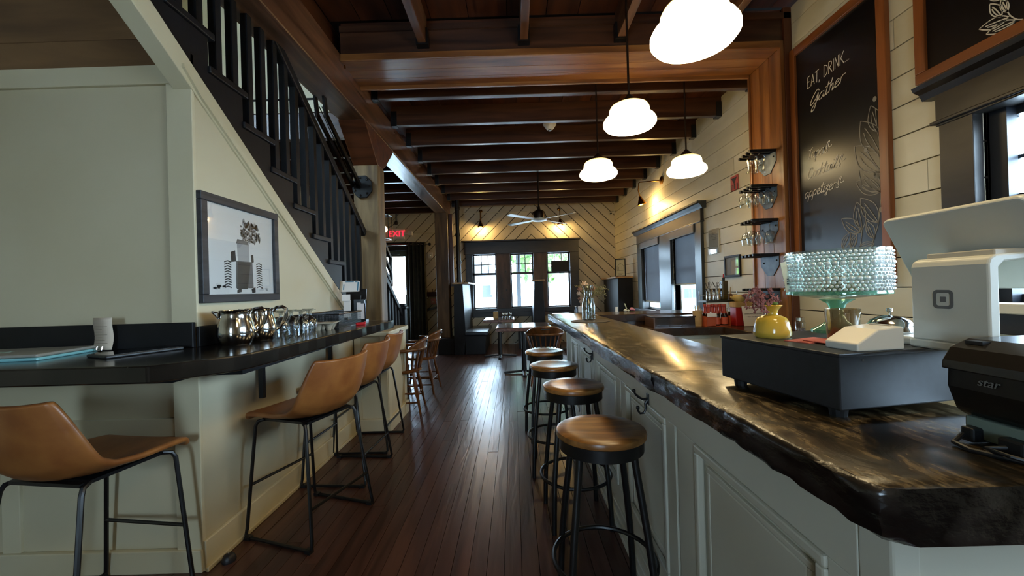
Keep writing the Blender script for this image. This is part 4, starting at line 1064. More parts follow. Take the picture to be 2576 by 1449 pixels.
for _ in range(260):
    a = random.uniform(0, 2 * PI); r_ = random.random() ** 0.7 * 0.050; hgt = 0.038 * (1 - r_ / 0.054)
    hm.obox((r_ * math.cos(a), r_ * math.sin(a), random.uniform(0, hgt) + 0.003), (0.010, 0.004, 0.003), (random.uniform(-1, 1), random.uniform(-1, 1), random.uniform(0, 3)))
hm.build('herb_heap', paint('herb_green', '#4c5238', 0.8, '#6c7052', 40), hb)['kind'] = 'stuff'
random.seed(11)
tg = thing('price_tag', 'cream paper tag with a dark pattern leaning on the left of the beaded bowl', 'tag', (0.728, 1.065, ZD + 0.118))
MB().obox((0, 0, 0.03), (0.022, 0.0012, 0.08), (0, R(-14), R(20))).build('tag_paper', paint('tag_cream', '#c8c0a8', 0.8), tg)
for k in range(3): MB().obox((0.004, -0.002, 0.012 + k * 0.006), (0.008, 0.0008, 0.003), (0, R(-14), R(20))).build('tag_print', INK[0], tg)
# bell
bl2 = thing('service_bell', 'chrome counter bell on a black base in front of the point of sale screen', 'bell', (0.850, 0.905, ZD))
MB().lathe([(0.046, 0.0), (0.046, 0.006), (0.040, 0.012)], 28).build('base', BLACKPL, bl2, smooth=True)
MB().lathe([(0.044, 0.014), (0.0445, 0.018), (0.042, 0.030), (0.034, 0.042), (0.020, 0.050), (0.006, 0.053), (0.0, 0.0535)], 32, cap0=True, cap1=False).build('dome', STEEL, bl2, smooth=True)
MB().lathe([(0.003, 0.053), (0.003, 0.060), (0.006, 0.062), (0.0055, 0.068), (0.0, 0.070)], 14).build('button', STEEL, bl2, smooth=True)
# white reader dock + hub
dk = thing('card_reader_dock', 'white wedge shaped card reader dock on the front edge of the cash drawer', 'card reader', (0.690, 0.770, ZD), R(8))
MB().prism([(-0.052, 0.0), (0.050, 0.0), (0.050, 0.040), (0.046, 0.044), (-0.006, 0.040), (-0.046, 0.018), (-0.052, 0.014)], 'y', -0.016, 0.052).build('wedge_body', WHITE, dk, bevel=0.006, seg=3)
box('reader_slot', paint('soft_grey', '#b8b2a4', 0.4), dk, 0.038, 0.046, 0.0, 0.04, 0.043, 0.0455)
hu = thing('usb_hub', 'flat white hub box with a dark port beside the card reader dock', 'hub', (0.862, 0.825, ZD), R(8))
box('case', WHITE, hu, -0.06, 0.03, -0.03, 0.03, 0, 0.016, bevel=0.004); box('port', BLACKPL, hu, -0.012, 0.0, -0.0312, -0.029, 0.006, 0.010)
# point of sale terminal: faces the bartender (+x); we see its back
ps = thing('pos_terminal', 'white tablet point of sale terminal seen from behind with a square emblem on its stand', 'terminal', (0.0, 0.0, 0.0))
WPL = paint('terminal_white', '#c9c9be', 0.32)
def rr(w_, h_, r_, n=5):
    p = []
    for (cx, cy, a0) in ((w_ / 2 - r_, h_ / 2 - r_, 0), (-w_ / 2 + r_, h_ / 2 - r_, 90), (-w_ / 2 + r_, -h_ / 2 + r_, 180), (w_ / 2 - r_, -h_ / 2 + r_, 270)):
        for i in range(n + 1):
            a = R(a0 + 90 * i / n); p.append((cx + r_ * math.cos(a), cy + r_ * math.sin(a)))
    return p
TILT = R(-27)
mon = MB(); mon.prism(rr(0.251, 0.172, 0.013), 'x', -0.0075, 0.0075)
mon.xf(0, Matrix.Translation((0.872, 0.770, 1.264)) @ Matrix.Rotation(TILT, 4, 'Y'))
mo = mon.build('tablet_back', WPL, ps, bevel=0.005, seg=3)
scn = MB(); scn.prism(rr(0.235, 0.155, 0.006), 'x', 0.0077, 0.0085); scn.xf(0, Matrix.Translation((0.872, 0.770, 1.264)) @ Matrix.Rotation(TILT, 4, 'Y')); scn.build('screen', paint('dark_glass', '#07080a', 0.05), ps)
stn = MB()
prof = [(0.787, 1.090), (0.787, 1.230), (0.791, 1.240), (0.800, 1.245), (0.879, 1.250), (0.879, 1.238), (0.814, 1.233), (0.805, 1.224), (0.805, 1.090)]
st_p = [(x_, z_) for x_, z_ in prof]
stn.prism(st_p, 'y', 0.662, 0.791); stn.build('stand_arm', WPL, ps, bevel=0.003)
box('stand_base', WPL, ps, 0.787, 0.92, 0.656, 0.798, ZD, ZD + 0.018, bevel=0.004)
box('hinge', paint('soft_grey', '#b8b2a4', 0.4), ps, 0.809, 0.883, 0.671, 0.781, 1.244, 1.255, bevel=0.002)
lg = MB(); 
o_, i_ = rr(0.0345, 0.0345, 0.0075, 4), rr(0.0235, 0.0235, 0.004, 4)
cyl, czl = 0.733, 1.169
n_ = len(o_)
for s0 in range(n_):
    s1 = (s0 + 1) % n_
    lg.prism([(cyl - o_[s0][0], czl + o_[s0][1]), (cyl - o_[s1][0], czl + o_[s1][1]), (cyl - i_[s1][0], czl + i_[s1][1]), (cyl - i_[s0][0], czl + i_[s0][1])], 'x', 0.7862, 0.7872)
lg.prism([(cyl + a_, czl + b__) for a_, b__ in rr(0.0095, 0.0095, 0.001, 2)], 'x', 0.7862, 0.7872)
lg.build('emblem', paint('emblem_grey', '#5c5f60', 0.4), ps)
# printer
pt = thing('receipt_printer', 'black receipt printer with a rounded lid at the right end of the bar', 'printer', (0.700, 0.652, ZB), R(-90))
PRB = paint('printer_black', '#121110', 0.35, '#191715', 40)
bp_ = MB(); bp_.prism([(0.012, 0.045), (-0.002, 0.085), (0.0, 0.118), (0.012, 0.138), (0.040, 0.152), (0.20, 0.155), (0.20, 0.03), (0.04, 0.03)], 'x', 0.0, 0.150)
pb = bp_.build('body', PRB, pt, bevel=0.008, seg=3)
lid = MB(); lid.prism([(-0.005, 0.112), (-0.003, 0.126), (0.010, 0.146), (0.040, 0.159), (0.19, 0.163), (0.19, 0.155), (0.043, 0.151), (0.016, 0.138), (0.004, 0.112)], 'x', -0.002, 0.152)
lid.build('lid', paint('printer_lid', '#1b1917', 0.22), pt, bevel=0.002)
box('button', BLACKPL, pt, 0.010, 0.034, 0.022, 0.036, 0.152, 0.1575)
box('plinth', BLACKPL, pt, 0.01, 0.14, 0.05, 0.19, 0.0, 0.032)
box('port_panel', paint('port_grey_green', '#7f8d80', 0.5), pt, 0.015, 0.145, 0.012, 0.05, 0.008, 0.040, bevel=0.003)
for (a, b) in ((0.022, 0.040), (0.07, 0.10)): box('plug', BLACKPL, pt, a, b, -0.004, 0.02, 0.004, 0.026, bevel=0.003)
def text_mesh(name, body, size, mat, parent, mtx, extrude=0.0004, shear=0.0):
    cu = bpy.data.curves.new(name, 'FONT'); cu.body = body; cu.size = size; cu.align_x = 'CENTER'; cu.align_y = 'CENTER'; cu.extrude = extrude; cu.shear = shear
    cu.materials.append(mat); t_ = bpy.data.objects.new('tmp_text', cu); COL.objects.link(t_)
    bpy.context.view_layer.update(); me = bpy.data.meshes.new_from_object(t_.evaluated_get(bpy.context.evaluated_depsgraph_get()))
    bpy.data.objects.remove(t_); bpy.data.curves.remove(cu); me.name = name
    o = bpy.data.objects.new(name, me); COL.objects.link(o); o.parent = parent; o.matrix_local = mtx
    return o
RX90 = Matrix.Rotation(R(90), 4, 'X')
text_mesh('maker_mark', 'star', 0.018, paint('mark_grey', '#77746e', 0.4), pt, Matrix.Translation((0.060, -0.0028, 0.100)) @ RX90, shear=0.3)
cb = thing('cable', 'black cables curling on the bar top in front of the receipt printer', 'cable', (0.655, 0.60, ZB))
MB().tube([(0.04, 0.025, 0.014), (0.015, 0.015, 0.006), (0.012, -0.01, 0.004), (0.03, -0.045, 0.004), (0.05, -0.08, 0.004), (0.12, -0.1, 0.004)], 0.0035, 8).build('cord', BLACKPL, cb, smooth=True)
MB().tube([(0.045, -0.03, 0.014), (0.022, -0.02, 0.010), (0.022, -0.05, 0.010), (0.045, -0.075, 0.005), (0.12, -0.09, 0.004)], 0.003, 8).build('cord', BLACKPL, cb, smooth=True)

# carafe, mat and flowers
mt_ = thing('place_mat', 'round dark brown mat under the glass carafe on the bar', 'mat', (0.575, 3.02, ZB))
MB().lathe([(0.0, 0.0), (0.145, 0.0), (0.148, 0.002), (0.146, 0.004), (0.0, 0.004)], 36, cap0=False, cap1=False).build('mat', paint('mat_brown', '#33281a', 0.5), mt_, smooth=True)
cf = thing('carafe', 'clear glass carafe of water on a round mat at the far end of the bar', 'carafe', (0.580, 3.11, ZB + 0.004))
MB().lathe([(0.0, 0.0), (0.046, 0.0), (0.050, 0.006), (0.050, 0.105), (0.046, 0.135), (0.032, 0.175), (0.028, 0.200), (0.031, 0.235), (0.043, 0.270), (0.041, 0.270), (0.029, 0.235), (0.026, 0.20), (0.030, 0.175), (0.044, 0.135), (0.047, 0.105), (0.046, 0.01), (0.0, 0.008)], 28, cap0=False, cap1=False).build('glass_wall', GLASSW, cf, smooth=True)
dfl = thing('dried_bouquet', 'dried orange petals and olive grasses arranged behind the glass carafe', 'flowers', (0.62, 3.25, ZB))
MB().lathe([(0.0, 0.0), (0.03, 0.0), (0.03, 0.16), (0.02, 0.19), (0.018, 0.19), (0.027, 0.155), (0.0, 0.01)], 16, cap0=False, cap1=False).build('vase', thin_glass('vase_glass', '#e8eeea', 0.06, 0.7), dfl, smooth=True)
gr = MB(); random.seed(13)
for k in range(60):
    a = random.uniform(-0.5, 1.0); b = random.uniform(-0.5, 0.5); L = random.uniform(0.12, 0.26)
    p0 = Vector((0, 0, 0.15)); p1 = Vector((a * L * 0.5, b * L * 0.3, 0.15 + L * 0.45)); p2 = Vector((a * L * 0.85, b * L * 0.5, 0.15 + L * 0.52 - 0.08 * abs(a) * random.random()))
    gr.tube([p0, p1, p2], 0.0010, 4)
    for q in range(6): gr.obox(p1.lerp(p2, q / 5), (0.018, 0.002, 0.0035), (random.uniform(-1, 1), random.uniform(-1.2, 1.2), random.uniform(0, 3)))
gr.build('grasses', paint('olive_grass', '#6a6038', 0.8, '#8a7c4c', 20), dfl)['kind'] = 'stuff'
for k, (px_, pz, c_, sz) in enumerate(((-0.085, 0.245, '#8f5f48', 0.02), (-0.095, 0.21, '#b59a86', 0.016), (-0.05, 0.285, '#d0a274', 0.024), (-0.03, 0.275, '#caa888', 0.018), (0.015, 0.25, '#b46a46', 0.022), (-0.09, 0.17, '#6e4a3a', 0.014), (-0.082, 0.145, '#9a8474', 0.012))):
    pmb = MB()
    for q in range(6):
        b = q * PI / 3
        pmb.obox((px_ + sz * 0.6 * math.cos(b), -0.03, pz + sz * 0.5 * math.sin(b)), (sz, 0.003, sz * 0.5), (random.uniform(-.5, .5), -b, random.uniform(-.5, .5)))
    pmb.build('flower_head', paint('petal_%s' % c_[1:], c_, 0.7), dfl)
    MB().tube([(0, 0, 0.12), (px_ * 0.6, -0.01, 0.15 + (pz - 0.15) * 0.5), (px_, -0.028, pz)], 0.0012, 5).build('stem', paint('stem_brown', '#5a4a30', 0.7), dfl)
random.seed(11)

# ================================================================== GLASS RACKS on the portal jamb
def rack(z, label):
    t = thing('glass_rack', label, 'rack', (2.09, 3.24, z), 0, 'black stemware racks on the wooden jamb')
    MB().prism([(-0.115, 0.0), (0.115, 0.0), (0.115, -0.085), (0.035, -0.165), (-0.045, -0.165), (-0.115, -0.085)], 'x', -0.006, 0.0).build('wall_plate', GALV, t, bevel=0.001)
    box('top_flange', BLACKM, t, -0.15, 0.0, -0.12, 0.12, -0.004, 0.004)
    for k in range(4):
        y = -0.105 + k * 0.07
        b = MB(); b.box(-0.205 + 0.012 * k, 0.0, y - 0.010, y + 0.010, -0.012, 0.010); b.build('rail', BLACKM, t, bevel=0.002)
    for (yy, zz_) in ((-0.09, -0.045), (0.07, -0.06)): MB().sphere((-0.007, yy, zz_), 0.007, 8, 5).build('bolt', BLACKM, t)
rack(2.245, 'topmost black glass rack on the jamb, holding two curved glasses')
rack(1.970, 'second black glass rack from the top, holding a row of round goblets')
rack(1.700, 'third black glass rack from the top, holding long stemmed wine glasses')
rack(1.425, 'fourth black glass rack from the top, empty, with its grey plate in view')
rack(1.150, 'lowest black glass rack, just above the clutter on the back counter')
a0 = wine_bowl('beer_glass', (1.925, 3.17, 2.245 - 0.165), 'curved glass hanging from the top rack, left one of two', 'curved glasses on the top rack', 1.12, 'tulip')
dup(a0, (1.985, 3.17, 2.245 - 0.165), 0, 'curved glass hanging from the top rack, right one of two, next to the jamb')
a1 = wine_bowl('goblet', (1.905, 3.17, 1.97 - 0.140), 'round goblet hanging in the cluster on the second rack', 'round goblets on the second rack', 1.08, 'goblet')
a1['label'] = 'round goblet on the second rack, front row, at the outer left tip'
for p in ((1.975, 3.17, 'front row, middle'), (2.045, 3.17, 'front row, next to the jamb'), (1.935, 3.31, 'back row, left one'), (2.01, 3.31, 'back row, right one')): dup(a1, (p[0], p[1], 1.97 - 0.140), 0, 'round goblet on the second rack, ' + p[2])
a2 = wine_bowl('wine_glass', (1.905, 3.17, 1.70 - 0.185), 'long stemmed wine glass hanging in the cluster on the third rack', 'wine glasses on the third rack', 1.1, 'wine')
a2['label'] = 'wine glass on the third rack, front row, at the outer left tip'
for p in ((1.975, 3.17, 'front row, middle'), (2.05, 3.17, 'front row, next to the jamb'), (1.945, 3.31, 'back row, left one'), (2.02, 3.31, 'back row, right one')): dup(a2, (p[0], p[1], 1.70 - 0.185), 0, 'long stemmed wine glass on the third rack, ' + p[2])

# ================================================================== BACK COUNTER and its clutter
bc = thing('back_counter', 'dark wood back counter along the bar end, carrying sauce bottles and papers', 'counter')
MB().prism([(1.09, 3.30), (1.14, 3.265), (1.5, 3.295), (2.08, 3.27), (2.08, 3.655), (1.09, 3.655)], 'z', 0.785, 0.85).build('top', [DARKRES], bc, bevel=0.005)
box('cabinet', WHITEP, bc, 1.25, 2.08, 3.36, 3.64, 0.0, 0.785, bevel=0.003)
box('side_run', DARKRES, bc, 1.72, 2.08, 2.0, 3.27, 0.785, 0.85, bevel=0.005)
box('cabinet', WHITEP, bc, 1.78, 2.08, 2.05, 3.27, 0.0, 0.785, bevel=0.003)
box('drawer_front', WHITEP, bc, 1.28, 1.65, 3.345, 3.36, 0.55, 0.75, bevel=0.003)
rb = thing('riser_box', 'dark glossy wooden riser box standing on the back counter below the shaded window', 'box', (1.40, 3.50, 0.85))
box('body', DARKRES, rb, -0.205, 0.19, -0.09, 0.12, 0.0, 0.078, bevel=0.002)
box('lid', DARKRES, rb, -0.212, 0.197, -0.097, 0.127, 0.078, 0.088, bevel=0.002)
box('end_board', paint('board_end', '#5a3a22', 0.5), rb, -0.213, -0.203, -0.099, 0.125, 0.0, 0.078)
sk = thing('straw_cup', 'tan kraft cup of wooden sticks left of the sauce bottles', 'cup', (1.575, 3.43, 0.85))
KRAFT = paint('kraft', '#a5824f', 0.7, '#b8945e', 20)
MB().lathe([(0.0, 0.0), (0.036, 0.0), (0.041, 0.13), (0.038, 0.13), (0.034, 0.01), (0.0, 0.01)], 20, cap0=False, cap1=False).build('cup', KRAFT, sk, smooth=True)
for k in range(7):
    a = k * 0.9; MB().beam((0.012 * math.cos(a), 0.012 * math.sin(a), 0.02), (0.03 * math.cos(a), 0.03 * math.sin(a), 0.155 + 0.01 * (k % 3)), 0.006, 0.003).build('stick', paint('stick_wood', '#c9a875', 0.7), sk)
cr = thing('bottle_carrier', 'orange cardboard six pack carrier with a white flap around the sauce bottles', 'carrier', (1.685, 3.395, 0.85))
ORC = paint('orange_card', '#b4502a', 0.6)
box('front_panel', ORC, cr, -0.075, 0.0, -0.062, -0.058, 0.0, 0.085); box('back_panel', ORC, cr, -0.075, 0.12, 0.068, 0.072, 0.0, 0.085)
box('floor_panel', ORC, cr, -0.075, 0.12, -0.062, 0.072, 0.0, 0.004); box('end_panel', ORC, cr, -0.077, -0.073, -0.062, 0.072, 0.0, 0.085); box('end_panel', ORC, cr, 0.118, 0.122, -0.062, 0.072, 0.0, 0.085)
MB().obox((-0.036, -0.066, 0.098), (0.078, 0.003, 0.032), (R(-12), 0, 0)).build('white_flap', PAPER, cr)
SAUCE = paint('dark_sauce', '#1c0d0b', 0.12); RCAP = paint('red_cap', '#a33a24', 0.35); LABEL = paint('label_orange', '#c8583a', 0.5)
bt0 = None
bt_l = ('red capped sauce bottle at the left front of the carrier', 'red capped sauce bottle in the middle front of the carrier', 'red capped sauce bottle at the right front of the carrier',
        'red capped sauce bottle at the left back of the carrier', 'red capped sauce bottle in the middle back of the carrier', 'red capped sauce bottle at the right back of the carrier')
for k in range(6):
    loc = (1.685 - 0.042 + 0.064 * (k % 3), 3.395 - 0.028 + 0.062 * (k // 3), 0.855)
    if bt0 is None:
        bt0 = thing('sauce_bottle', bt_l[0], 'bottle', loc, 0, 'sauce bottles in the carrier')
        MB().lathe([(0.0, 0.0), (0.026, 0.0), (0.028, 0.006), (0.028, 0.085), (0.020, 0.105), (0.013, 0.125), (0.0, 0.125)], 18, cap0=False, cap1=False).build('body', SAUCE, bt0, smooth=True)
        MB().lathe([(0.0285, 0.012), (0.0285, 0.068)], 18, cap0=False, cap1=False).build('label', LABEL, bt0, smooth=True)
        MB().lathe([(0.0285, 0.07), (0.021, 0.104), (0.0145, 0.125), (0.0145, 0.155), (0.018, 0.158), (0.018, 0.178), (0.0, 0.179)], 18, cap0=False, cap1=False).build('red_cap', RCAP, bt0, smooth=True)
        box('neck_strip', PAPER, bt0, -0.006, 0.006, -0.031, -0.0285, 0.06, 0.12)
    else: dup(bt0, loc, R(50 * k), bt_l[k])
ty = thing('tray_stand', 'black tray on thin metal legs holding the small pots beside the red box', 'tray', (1.80, 3.52, 0.85))
tm = MB()
for (a, b) in ((-0.13, -0.07), (0.13, -0.07), (0.13, 0.07), (-0.13, 0.07)): tm.tube([(a, b, 0), (a, b, 0.29)], 0.003, 6)
tm.tube([(-0.13, -0.07, 0.26), (0.13, -0.07, 0.26), (0.13, 0.07, 0.26), (-0.13, 0.07, 0.26)], 0.003, 6, closed=True)
tm.build('wire_frame', STEEL, ty)
box('tray', paint('tray_dark', '#1e2420', 0.3), ty, -0.14, 0.14, -0.08, 0.08, 0.195, 0.215, bevel=0.003)
ZT = 0.85 + 0.216
for (nm, lab, x_, sc_) in (('coffee_pot', 'small silver flared pot with dried twigs at the left of the tray', 1.715, 0.85), ('coffee_pot', 'larger silver flared pot with twigs in the middle of the tray', 1.785, 1.0)):
    p_ = thing(nm, lab, 'pot', (x_, 3.50, ZT), 0, 'silver pots on the tray')
    MB().lathe([(0.0, 0.0), (0.030 * sc_, 0.0), (0.032 * sc_, 0.02), (0.026 * sc_, 0.055), (0.032 * sc_, 0.085), (0.036 * sc_, 0.10), (0.030 * sc_, 0.098), (0.024 * sc_, 0.06), (0.0, 0.055)], 20, cap0=False, cap1=False).build('body', STEEL, p_, smooth=True)
    tg_ = MB()
    for q in range(6):
        a = random.uniform(-1, 1); tg_.tube([(0, 0, 0.09), (a * 0.02, 0.004, 0.12), (a * 0.045, 0.008, 0.14 + random.random() * 0.03)], 0.0014, 4)
        for s_ in range(4): tg_.sphere((a * (0.02 + 0.008 * s_), 0.004, 0.12 + 0.01 * s_), 0.0035, 5, 3)
    tg_.build('twigs', paint('twig', '#3a3226', 0.8), p_)
ob = thing('oil_bottle', 'tall square olive brown bottle with a red capped pourer on the tray', 'bottle', (1.845, 3.50, ZT))
box('body', paint('olive_bottle', '#3d3418', 0.2, '#574a22', 8), ob, -0.026, 0.026, -0.026, 0.026, 0, 0.165, bevel=0.006)
MB().lathe([(0.010, 0.165), (0.012, 0.172), (0.011, 0.185), (0.014, 0.187), (0.014, 0.195)], 12).build('pourer', BLACKPL, ob)
MB().lathe([(0.006, 0.195), (0.005, 0.225)], 10).build('red_tip', paint('red_plastic', '#b0161a', 0.3), ob)
for k, (x_, lab, colr) in enumerate(((1.91, 'small brown jar with a wooden stick right of the olive bottle', '#7a5230'),)):
    j = thing('stick_jar', lab, 'jar', (x_, 3.52, ZT))
    MB().lathe([(0.0, 0.0), (0.018, 0.0), (0.019, 0.04), (0.014, 0.05), (0.0, 0.05)], 14, cap0=False, cap1=False).build('jar', paint('jar_brown', colr, 0.4), j, smooth=True)
    MB().beam((0, 0, 0.05), (0.004, 0, 0.11), 0.006, 0.006).build('stick', paint('stick_wood', '#c9a875', 0.7), j)
rx = thing('red_box', 'red box topped with tan card between the tray and the white notice', 'box', (1.90, 3.36, 0.85))
box('body', paint('red_box_paint', '#a01f1f', 0.4), rx, -0.055, 0.085, -0.04, 0.05, 0, 0.155, bevel=0.003)
box('card_top', KRAFT, rx, -0.058, 0.088, -0.043, 0.053, 0.155, 0.20, bevel=0.003)
cj = thing('cream_jug', 'cream pottery jug with a side spout standing on the tan card box', 'jug', (1.895, 3.355, 1.05))
MB().lathe([(0.0, 0.0), (0.030, 0.0), (0.045, 0.02), (0.048, 0.045), (0.040, 0.058), (0.036, 0.055), (0.042, 0.04), (0.0, 0.01)], 22, cap0=False, cap1=False).build('body', paint('cream_pottery', '#b39a5c', 0.35), cj, smooth=True)
MB().tube([(-0.04, 0, 0.022), (-0.06, 0, 0.035), (-0.07, 0, 0.045)], [0.014, 0.011, 0.009], 8).build('spout', paint('cream_pottery', '#b39a5c', 0.35), cj, smooth=True)
gs = thing('glass_shaker', 'small clear glass shaker with dark contents between the yellow vase and the beaded bowl', 'shaker', (1.875, 2.62, 0.85))
MB().lathe([(0.0, 0.0), (0.030, 0.0), (0.030, 0.09), (0.024, 0.10)], 16, cap0=False, cap1=False).build('glass_body', GLASSW, gs, smooth=True)
MB().lathe([(0.0, 0.004), (0.027, 0.004), (0.027, 0.05), (0.0, 0.05)], 14, cap0=False, cap1=False).build('contents', paint('dark_pepper', '#4a3a3a', 0.8, '#8a7a78', 60), gs)
MB().lathe([(0.026, 0.10), (0.026, 0.12), (0.0, 0.127)], 16, cap0=False, cap1=False).build('steel_cap', STEEL, gs, smooth=True)
nt1 = thing('notice', 'white printed notice leaning on the red box behind the yellow vase', 'paper', (1.955, 3.25, 0.852))
nm_ = Matrix.Rotation(R(-12), 4, 'X')
m_ = MB().obox((0, 0, 0.085), (0.165, 0.003, 0.165)); m_.xf(0, nm_); m_.build('sheet', PAPER, nt1)
m_ = MB().obox((0, 0.002, 0.085), (0.172, 0.003, 0.172)); m_.xf(0, nm_); m_.build('holder', thin_glass('acrylic', '#f0f4ff', 0.05, 0.4), nt1)
INKB = paint('print_ink', '#3a3a48', 0.7)
text_mesh('printed_text', 'DINING ROOM CLOSED', 0.0135, INKB, nt1, nm_ @ Matrix.Translation((0, -0.003, 0.102)) @ RX90)
text_mesh('printed_text', '\u2022 Now bar dining', 0.0135, INKB, nt1, nm_ @ Matrix.Translation((-0.008, -0.003, 0.078)) @ RX90, shear=0.2)
nt2 = thing('notice', 'narrow white paper leaning behind the pink flower, right of the jug', 'paper', (2.03, 3.37, 0.852))
MB().obox((0, 0, 0.14), (0.075, 0.003, 0.27), (R(-6), R(12), 0)).build('sheet', PAPER, nt2)
nt3 = thing('notice', 'low stack of pale blue white papers on the tan card box beside the jug', 'paper', (1.962, 3.375, 1.05))
MB().obox((0.0, 0, 0.03), (0.06, 0.03, 0.055), (0, 0, 0)).build('sheets', PAPER, nt3)

# ================================================================== WALL THINGS, right side
CHALKB = paint('chalkboard_black', '#0c0b0d', 0.30, '#121114', 3)
CHALK = paint('chalk_white', '#cfc9bb', 0.9)
CHALKD = paint('chalk_grey', '#8f8a80', 0.9)
cbd = thing('chalkboard', 'tall orange framed chalkboard with white lettering and a leaf drawing by the portal', 'chalkboard', (2.17, 0, 0))
box('board', CHALKB, cbd, -0.012, -0.001, 2.30, 3.02, 1.20, 2.93)
for nm, b, ax in (('frame_rail', (2.255, 2.312, 1.18, 2.95), 'z'), ('frame_rail', (2.975, 3.028, 1.18, 2.95), 'z'), ('frame_rail', (2.312, 2.975, 2.89, 2.95), 'y'), ('frame_rail', (2.312, 2.975, 1.18, 1.235), 'y')):
    box(nm, frame_w(ax), cbd, -0.03, 0.0, *b, bevel=0.004)
def smooth_line(p, n=5):
    if len(p) < 3: return p
    q = [p[0]] + list(p) + [p[-1]]; out = []
    for i in range(1, len(q) - 2):
        for k in range(n):
            t = k / n; a, b, c, d = q[i - 1], q[i], q[i + 1], q[i + 2]
            out.append(tuple(0.5 * (2 * b[j] + (c[j] - a[j]) * t + (2 * a[j] - 5 * b[j] + 4 * c[j] - d[j]) * t * t + (3 * b[j] - a[j] - 3 * c[j] + d[j]) * t ** 3) for j in (0, 1)))
    out.append(p[-1]); return out
def strokes(name, lines, w_, mat, parent, x_, taper=False):
    """flat chalk ribbons on the plane x=x_; lines of (y,z)"""
    mb = MB()
    for ln_ in lines:
        p = smooth_line(ln_); n = len(p); b = len(mb.v)
        for i in range(n):
            a, c = p[max(0, i - 1)], p[min(n - 1, i + 1)]
            dy, dz = c[0] - a[0], c[1] - a[1]; L = math.hypot(dy, dz) or 1e-6
            ww = w_ / 2 * (1 if not taper else (0.55 + 0.45 * abs(dz) / L))
            mb.v.append((x_, p[i][0] - dz / L * ww, p[i][1] + dy / L * ww)); mb.v.append((x_, p[i][0] + dz / L * ww, p[i][1] - dy / L * ww))
        for i in range(n - 1): mb.face((b + 2 * i, b + 2 * i + 1, b + 2 * i + 3, b + 2 * i + 2))
    return mb.build(name, mat, parent)
GL = {
 'a': (1.05, [[(.8, .9), (.4, 1), (.05, .6), (.15, .1), (.5, .05), (.8, .6), (.85, .95), (.8, .3), (.95, .02), (1.15, .3)]]),
 'p': (.95, [[(.12, .9), (.05, .2), (-.05, -.8)], [(.05, .5), (.4, 1), (.75, .65), (.55, .1), (.15, .1)]]),
 's': (.95, [[(.0, .1), (.4, -.05), (.6, .3), (.25, .7), (.45, 1.2), (.8, 1.25), (.75, .9)]]),
 'S': (1.3, [[(.0, .1), (.4, -.05), (.6, .3), (.3, .7), (.5, 1.5), (.85, 1.6), (.7, 1.0), (1.0, .6), (1.5, .8)]]),
 'o': (.85, [[(.5, 1), (.1, .7), (.15, .1), (.6, .1), (.75, .6), (.5, 1), (.95, .85)]]),
 'c': (.8, [[(.75, .85), (.4, 1), (.05, .5), (.25, .02), (.85, .3)]]),
 'k': (.85, [[(.3, 1.9), (.15, .9), (.0, 0)], [(.7, 1.0), (.12, .5), (.45, .2), (.85, .0)]]),
 't': (.65, [[(.4, 1.8), (.18, .5), (.25, .02), (.65, .2)], [(-.05, 1.2), (.7, 1.35)]]),
 'i': (.5, [[(.15, 1), (.05, .2), (.2, 0), (.5, .3)], [(.22, 1.38), (.28, 1.46)]]),
 'l': (.6, [[(.0, .2), (.5, 1.5), (.42, 1.95), (.2, 1.5), (.1, .2), (.3, .0), (.6, .3)]]),
 'e': (.8, [[(.05, .4), (.6, .7), (.45, 1.0), (.1, .7), (.15, .1), (.5, .0), (.85, .3)]]),
 'z': (.75, [[(.05, .95), (.6, 1), (.1, .4), (.5, .3), (.35, -.6), (.05, -.5), (.75, .25)]]),
 'r': (.75, [[(.12, .9), (.05, 0)], [(.07, .6), (.35, 1), (.75, .95)]]),
 'h': (.8, [[(.3, 1.9), (.12, .9), (0, 0)], [(.06, .5), (.45, 1), (.55, .5), (.5, 0), (.8, .25)]]),
 'T': (.8, [[(.45, 1.5), (.3, .3), (.15, .0), (.6, .1)], [(.0, 1.6), (.4, 1.55), (.9, 1.85)]]),
 'C': (1.1, [[(1.0, 1.4), (.7, 1.8), (.2, 1.3), (.05, .4), (.4, .0), (1.0, .35)]]),
 'G': (1.35, [[(1.3, 1.6), (.9, 1.95), (.25, 1.2), (.0, .4), (.3, .15), (.9, .7), (1.2, 1.3), (1.1, .3), (.85, -.8), (.4, -1.0), (.5, -.4), (1.5, .5)]]),
 'E': (.85, [[(.05, 1.8), (0, 0)], [(.05, 1.8), (.6, 1.85)], [(.02, .95), (.5, .98)], [(0, 0), (.6, .02)]]),
 'A': (.9, [[(0, 0), (.38, 1.8)], [(.38, 1.8), (.75, 0)], [(.12, .55), (.65, .6)]]),
 '+': (.85, [[(.4, 1.75), (.38, 0)], [(0, 1.75), (.85, 1.85)]]),
 'D': (.95, [[(.05, 1.8), (.05, 0)], [(.05, 1.8), (.6, 1.5), (.75, .9), (.55, .25), (.05, 0)]]),
 'R': (.9, [[(.05, 1.8), (.05, 0)], [(.05, 1.8), (.55, 1.65), (.55, 1.1), (.08, .9)], [(.2, .9), (.75, 0)]]),
 'I': (.35, [[(.08, 1.8), (.1, 0)]]),
 'N': (.95, [[(.05, 0), (.05, 1.8)], [(.05, 1.8), (.7, .05)], [(.7, .05), (.7, 1.8)]]),
 'K': (.9, [[(.05, 1.8), (.05, 0)], [(.7, 1.85), (.08, .8)], [(.2, 1.0), (.8, 0)]]),
 ',': (.4, [[(.1, .15), (.0, -.25)]]), '.': (.32, [[(.05, .05), (.18, .07)]]), ' ': (.6, [])}
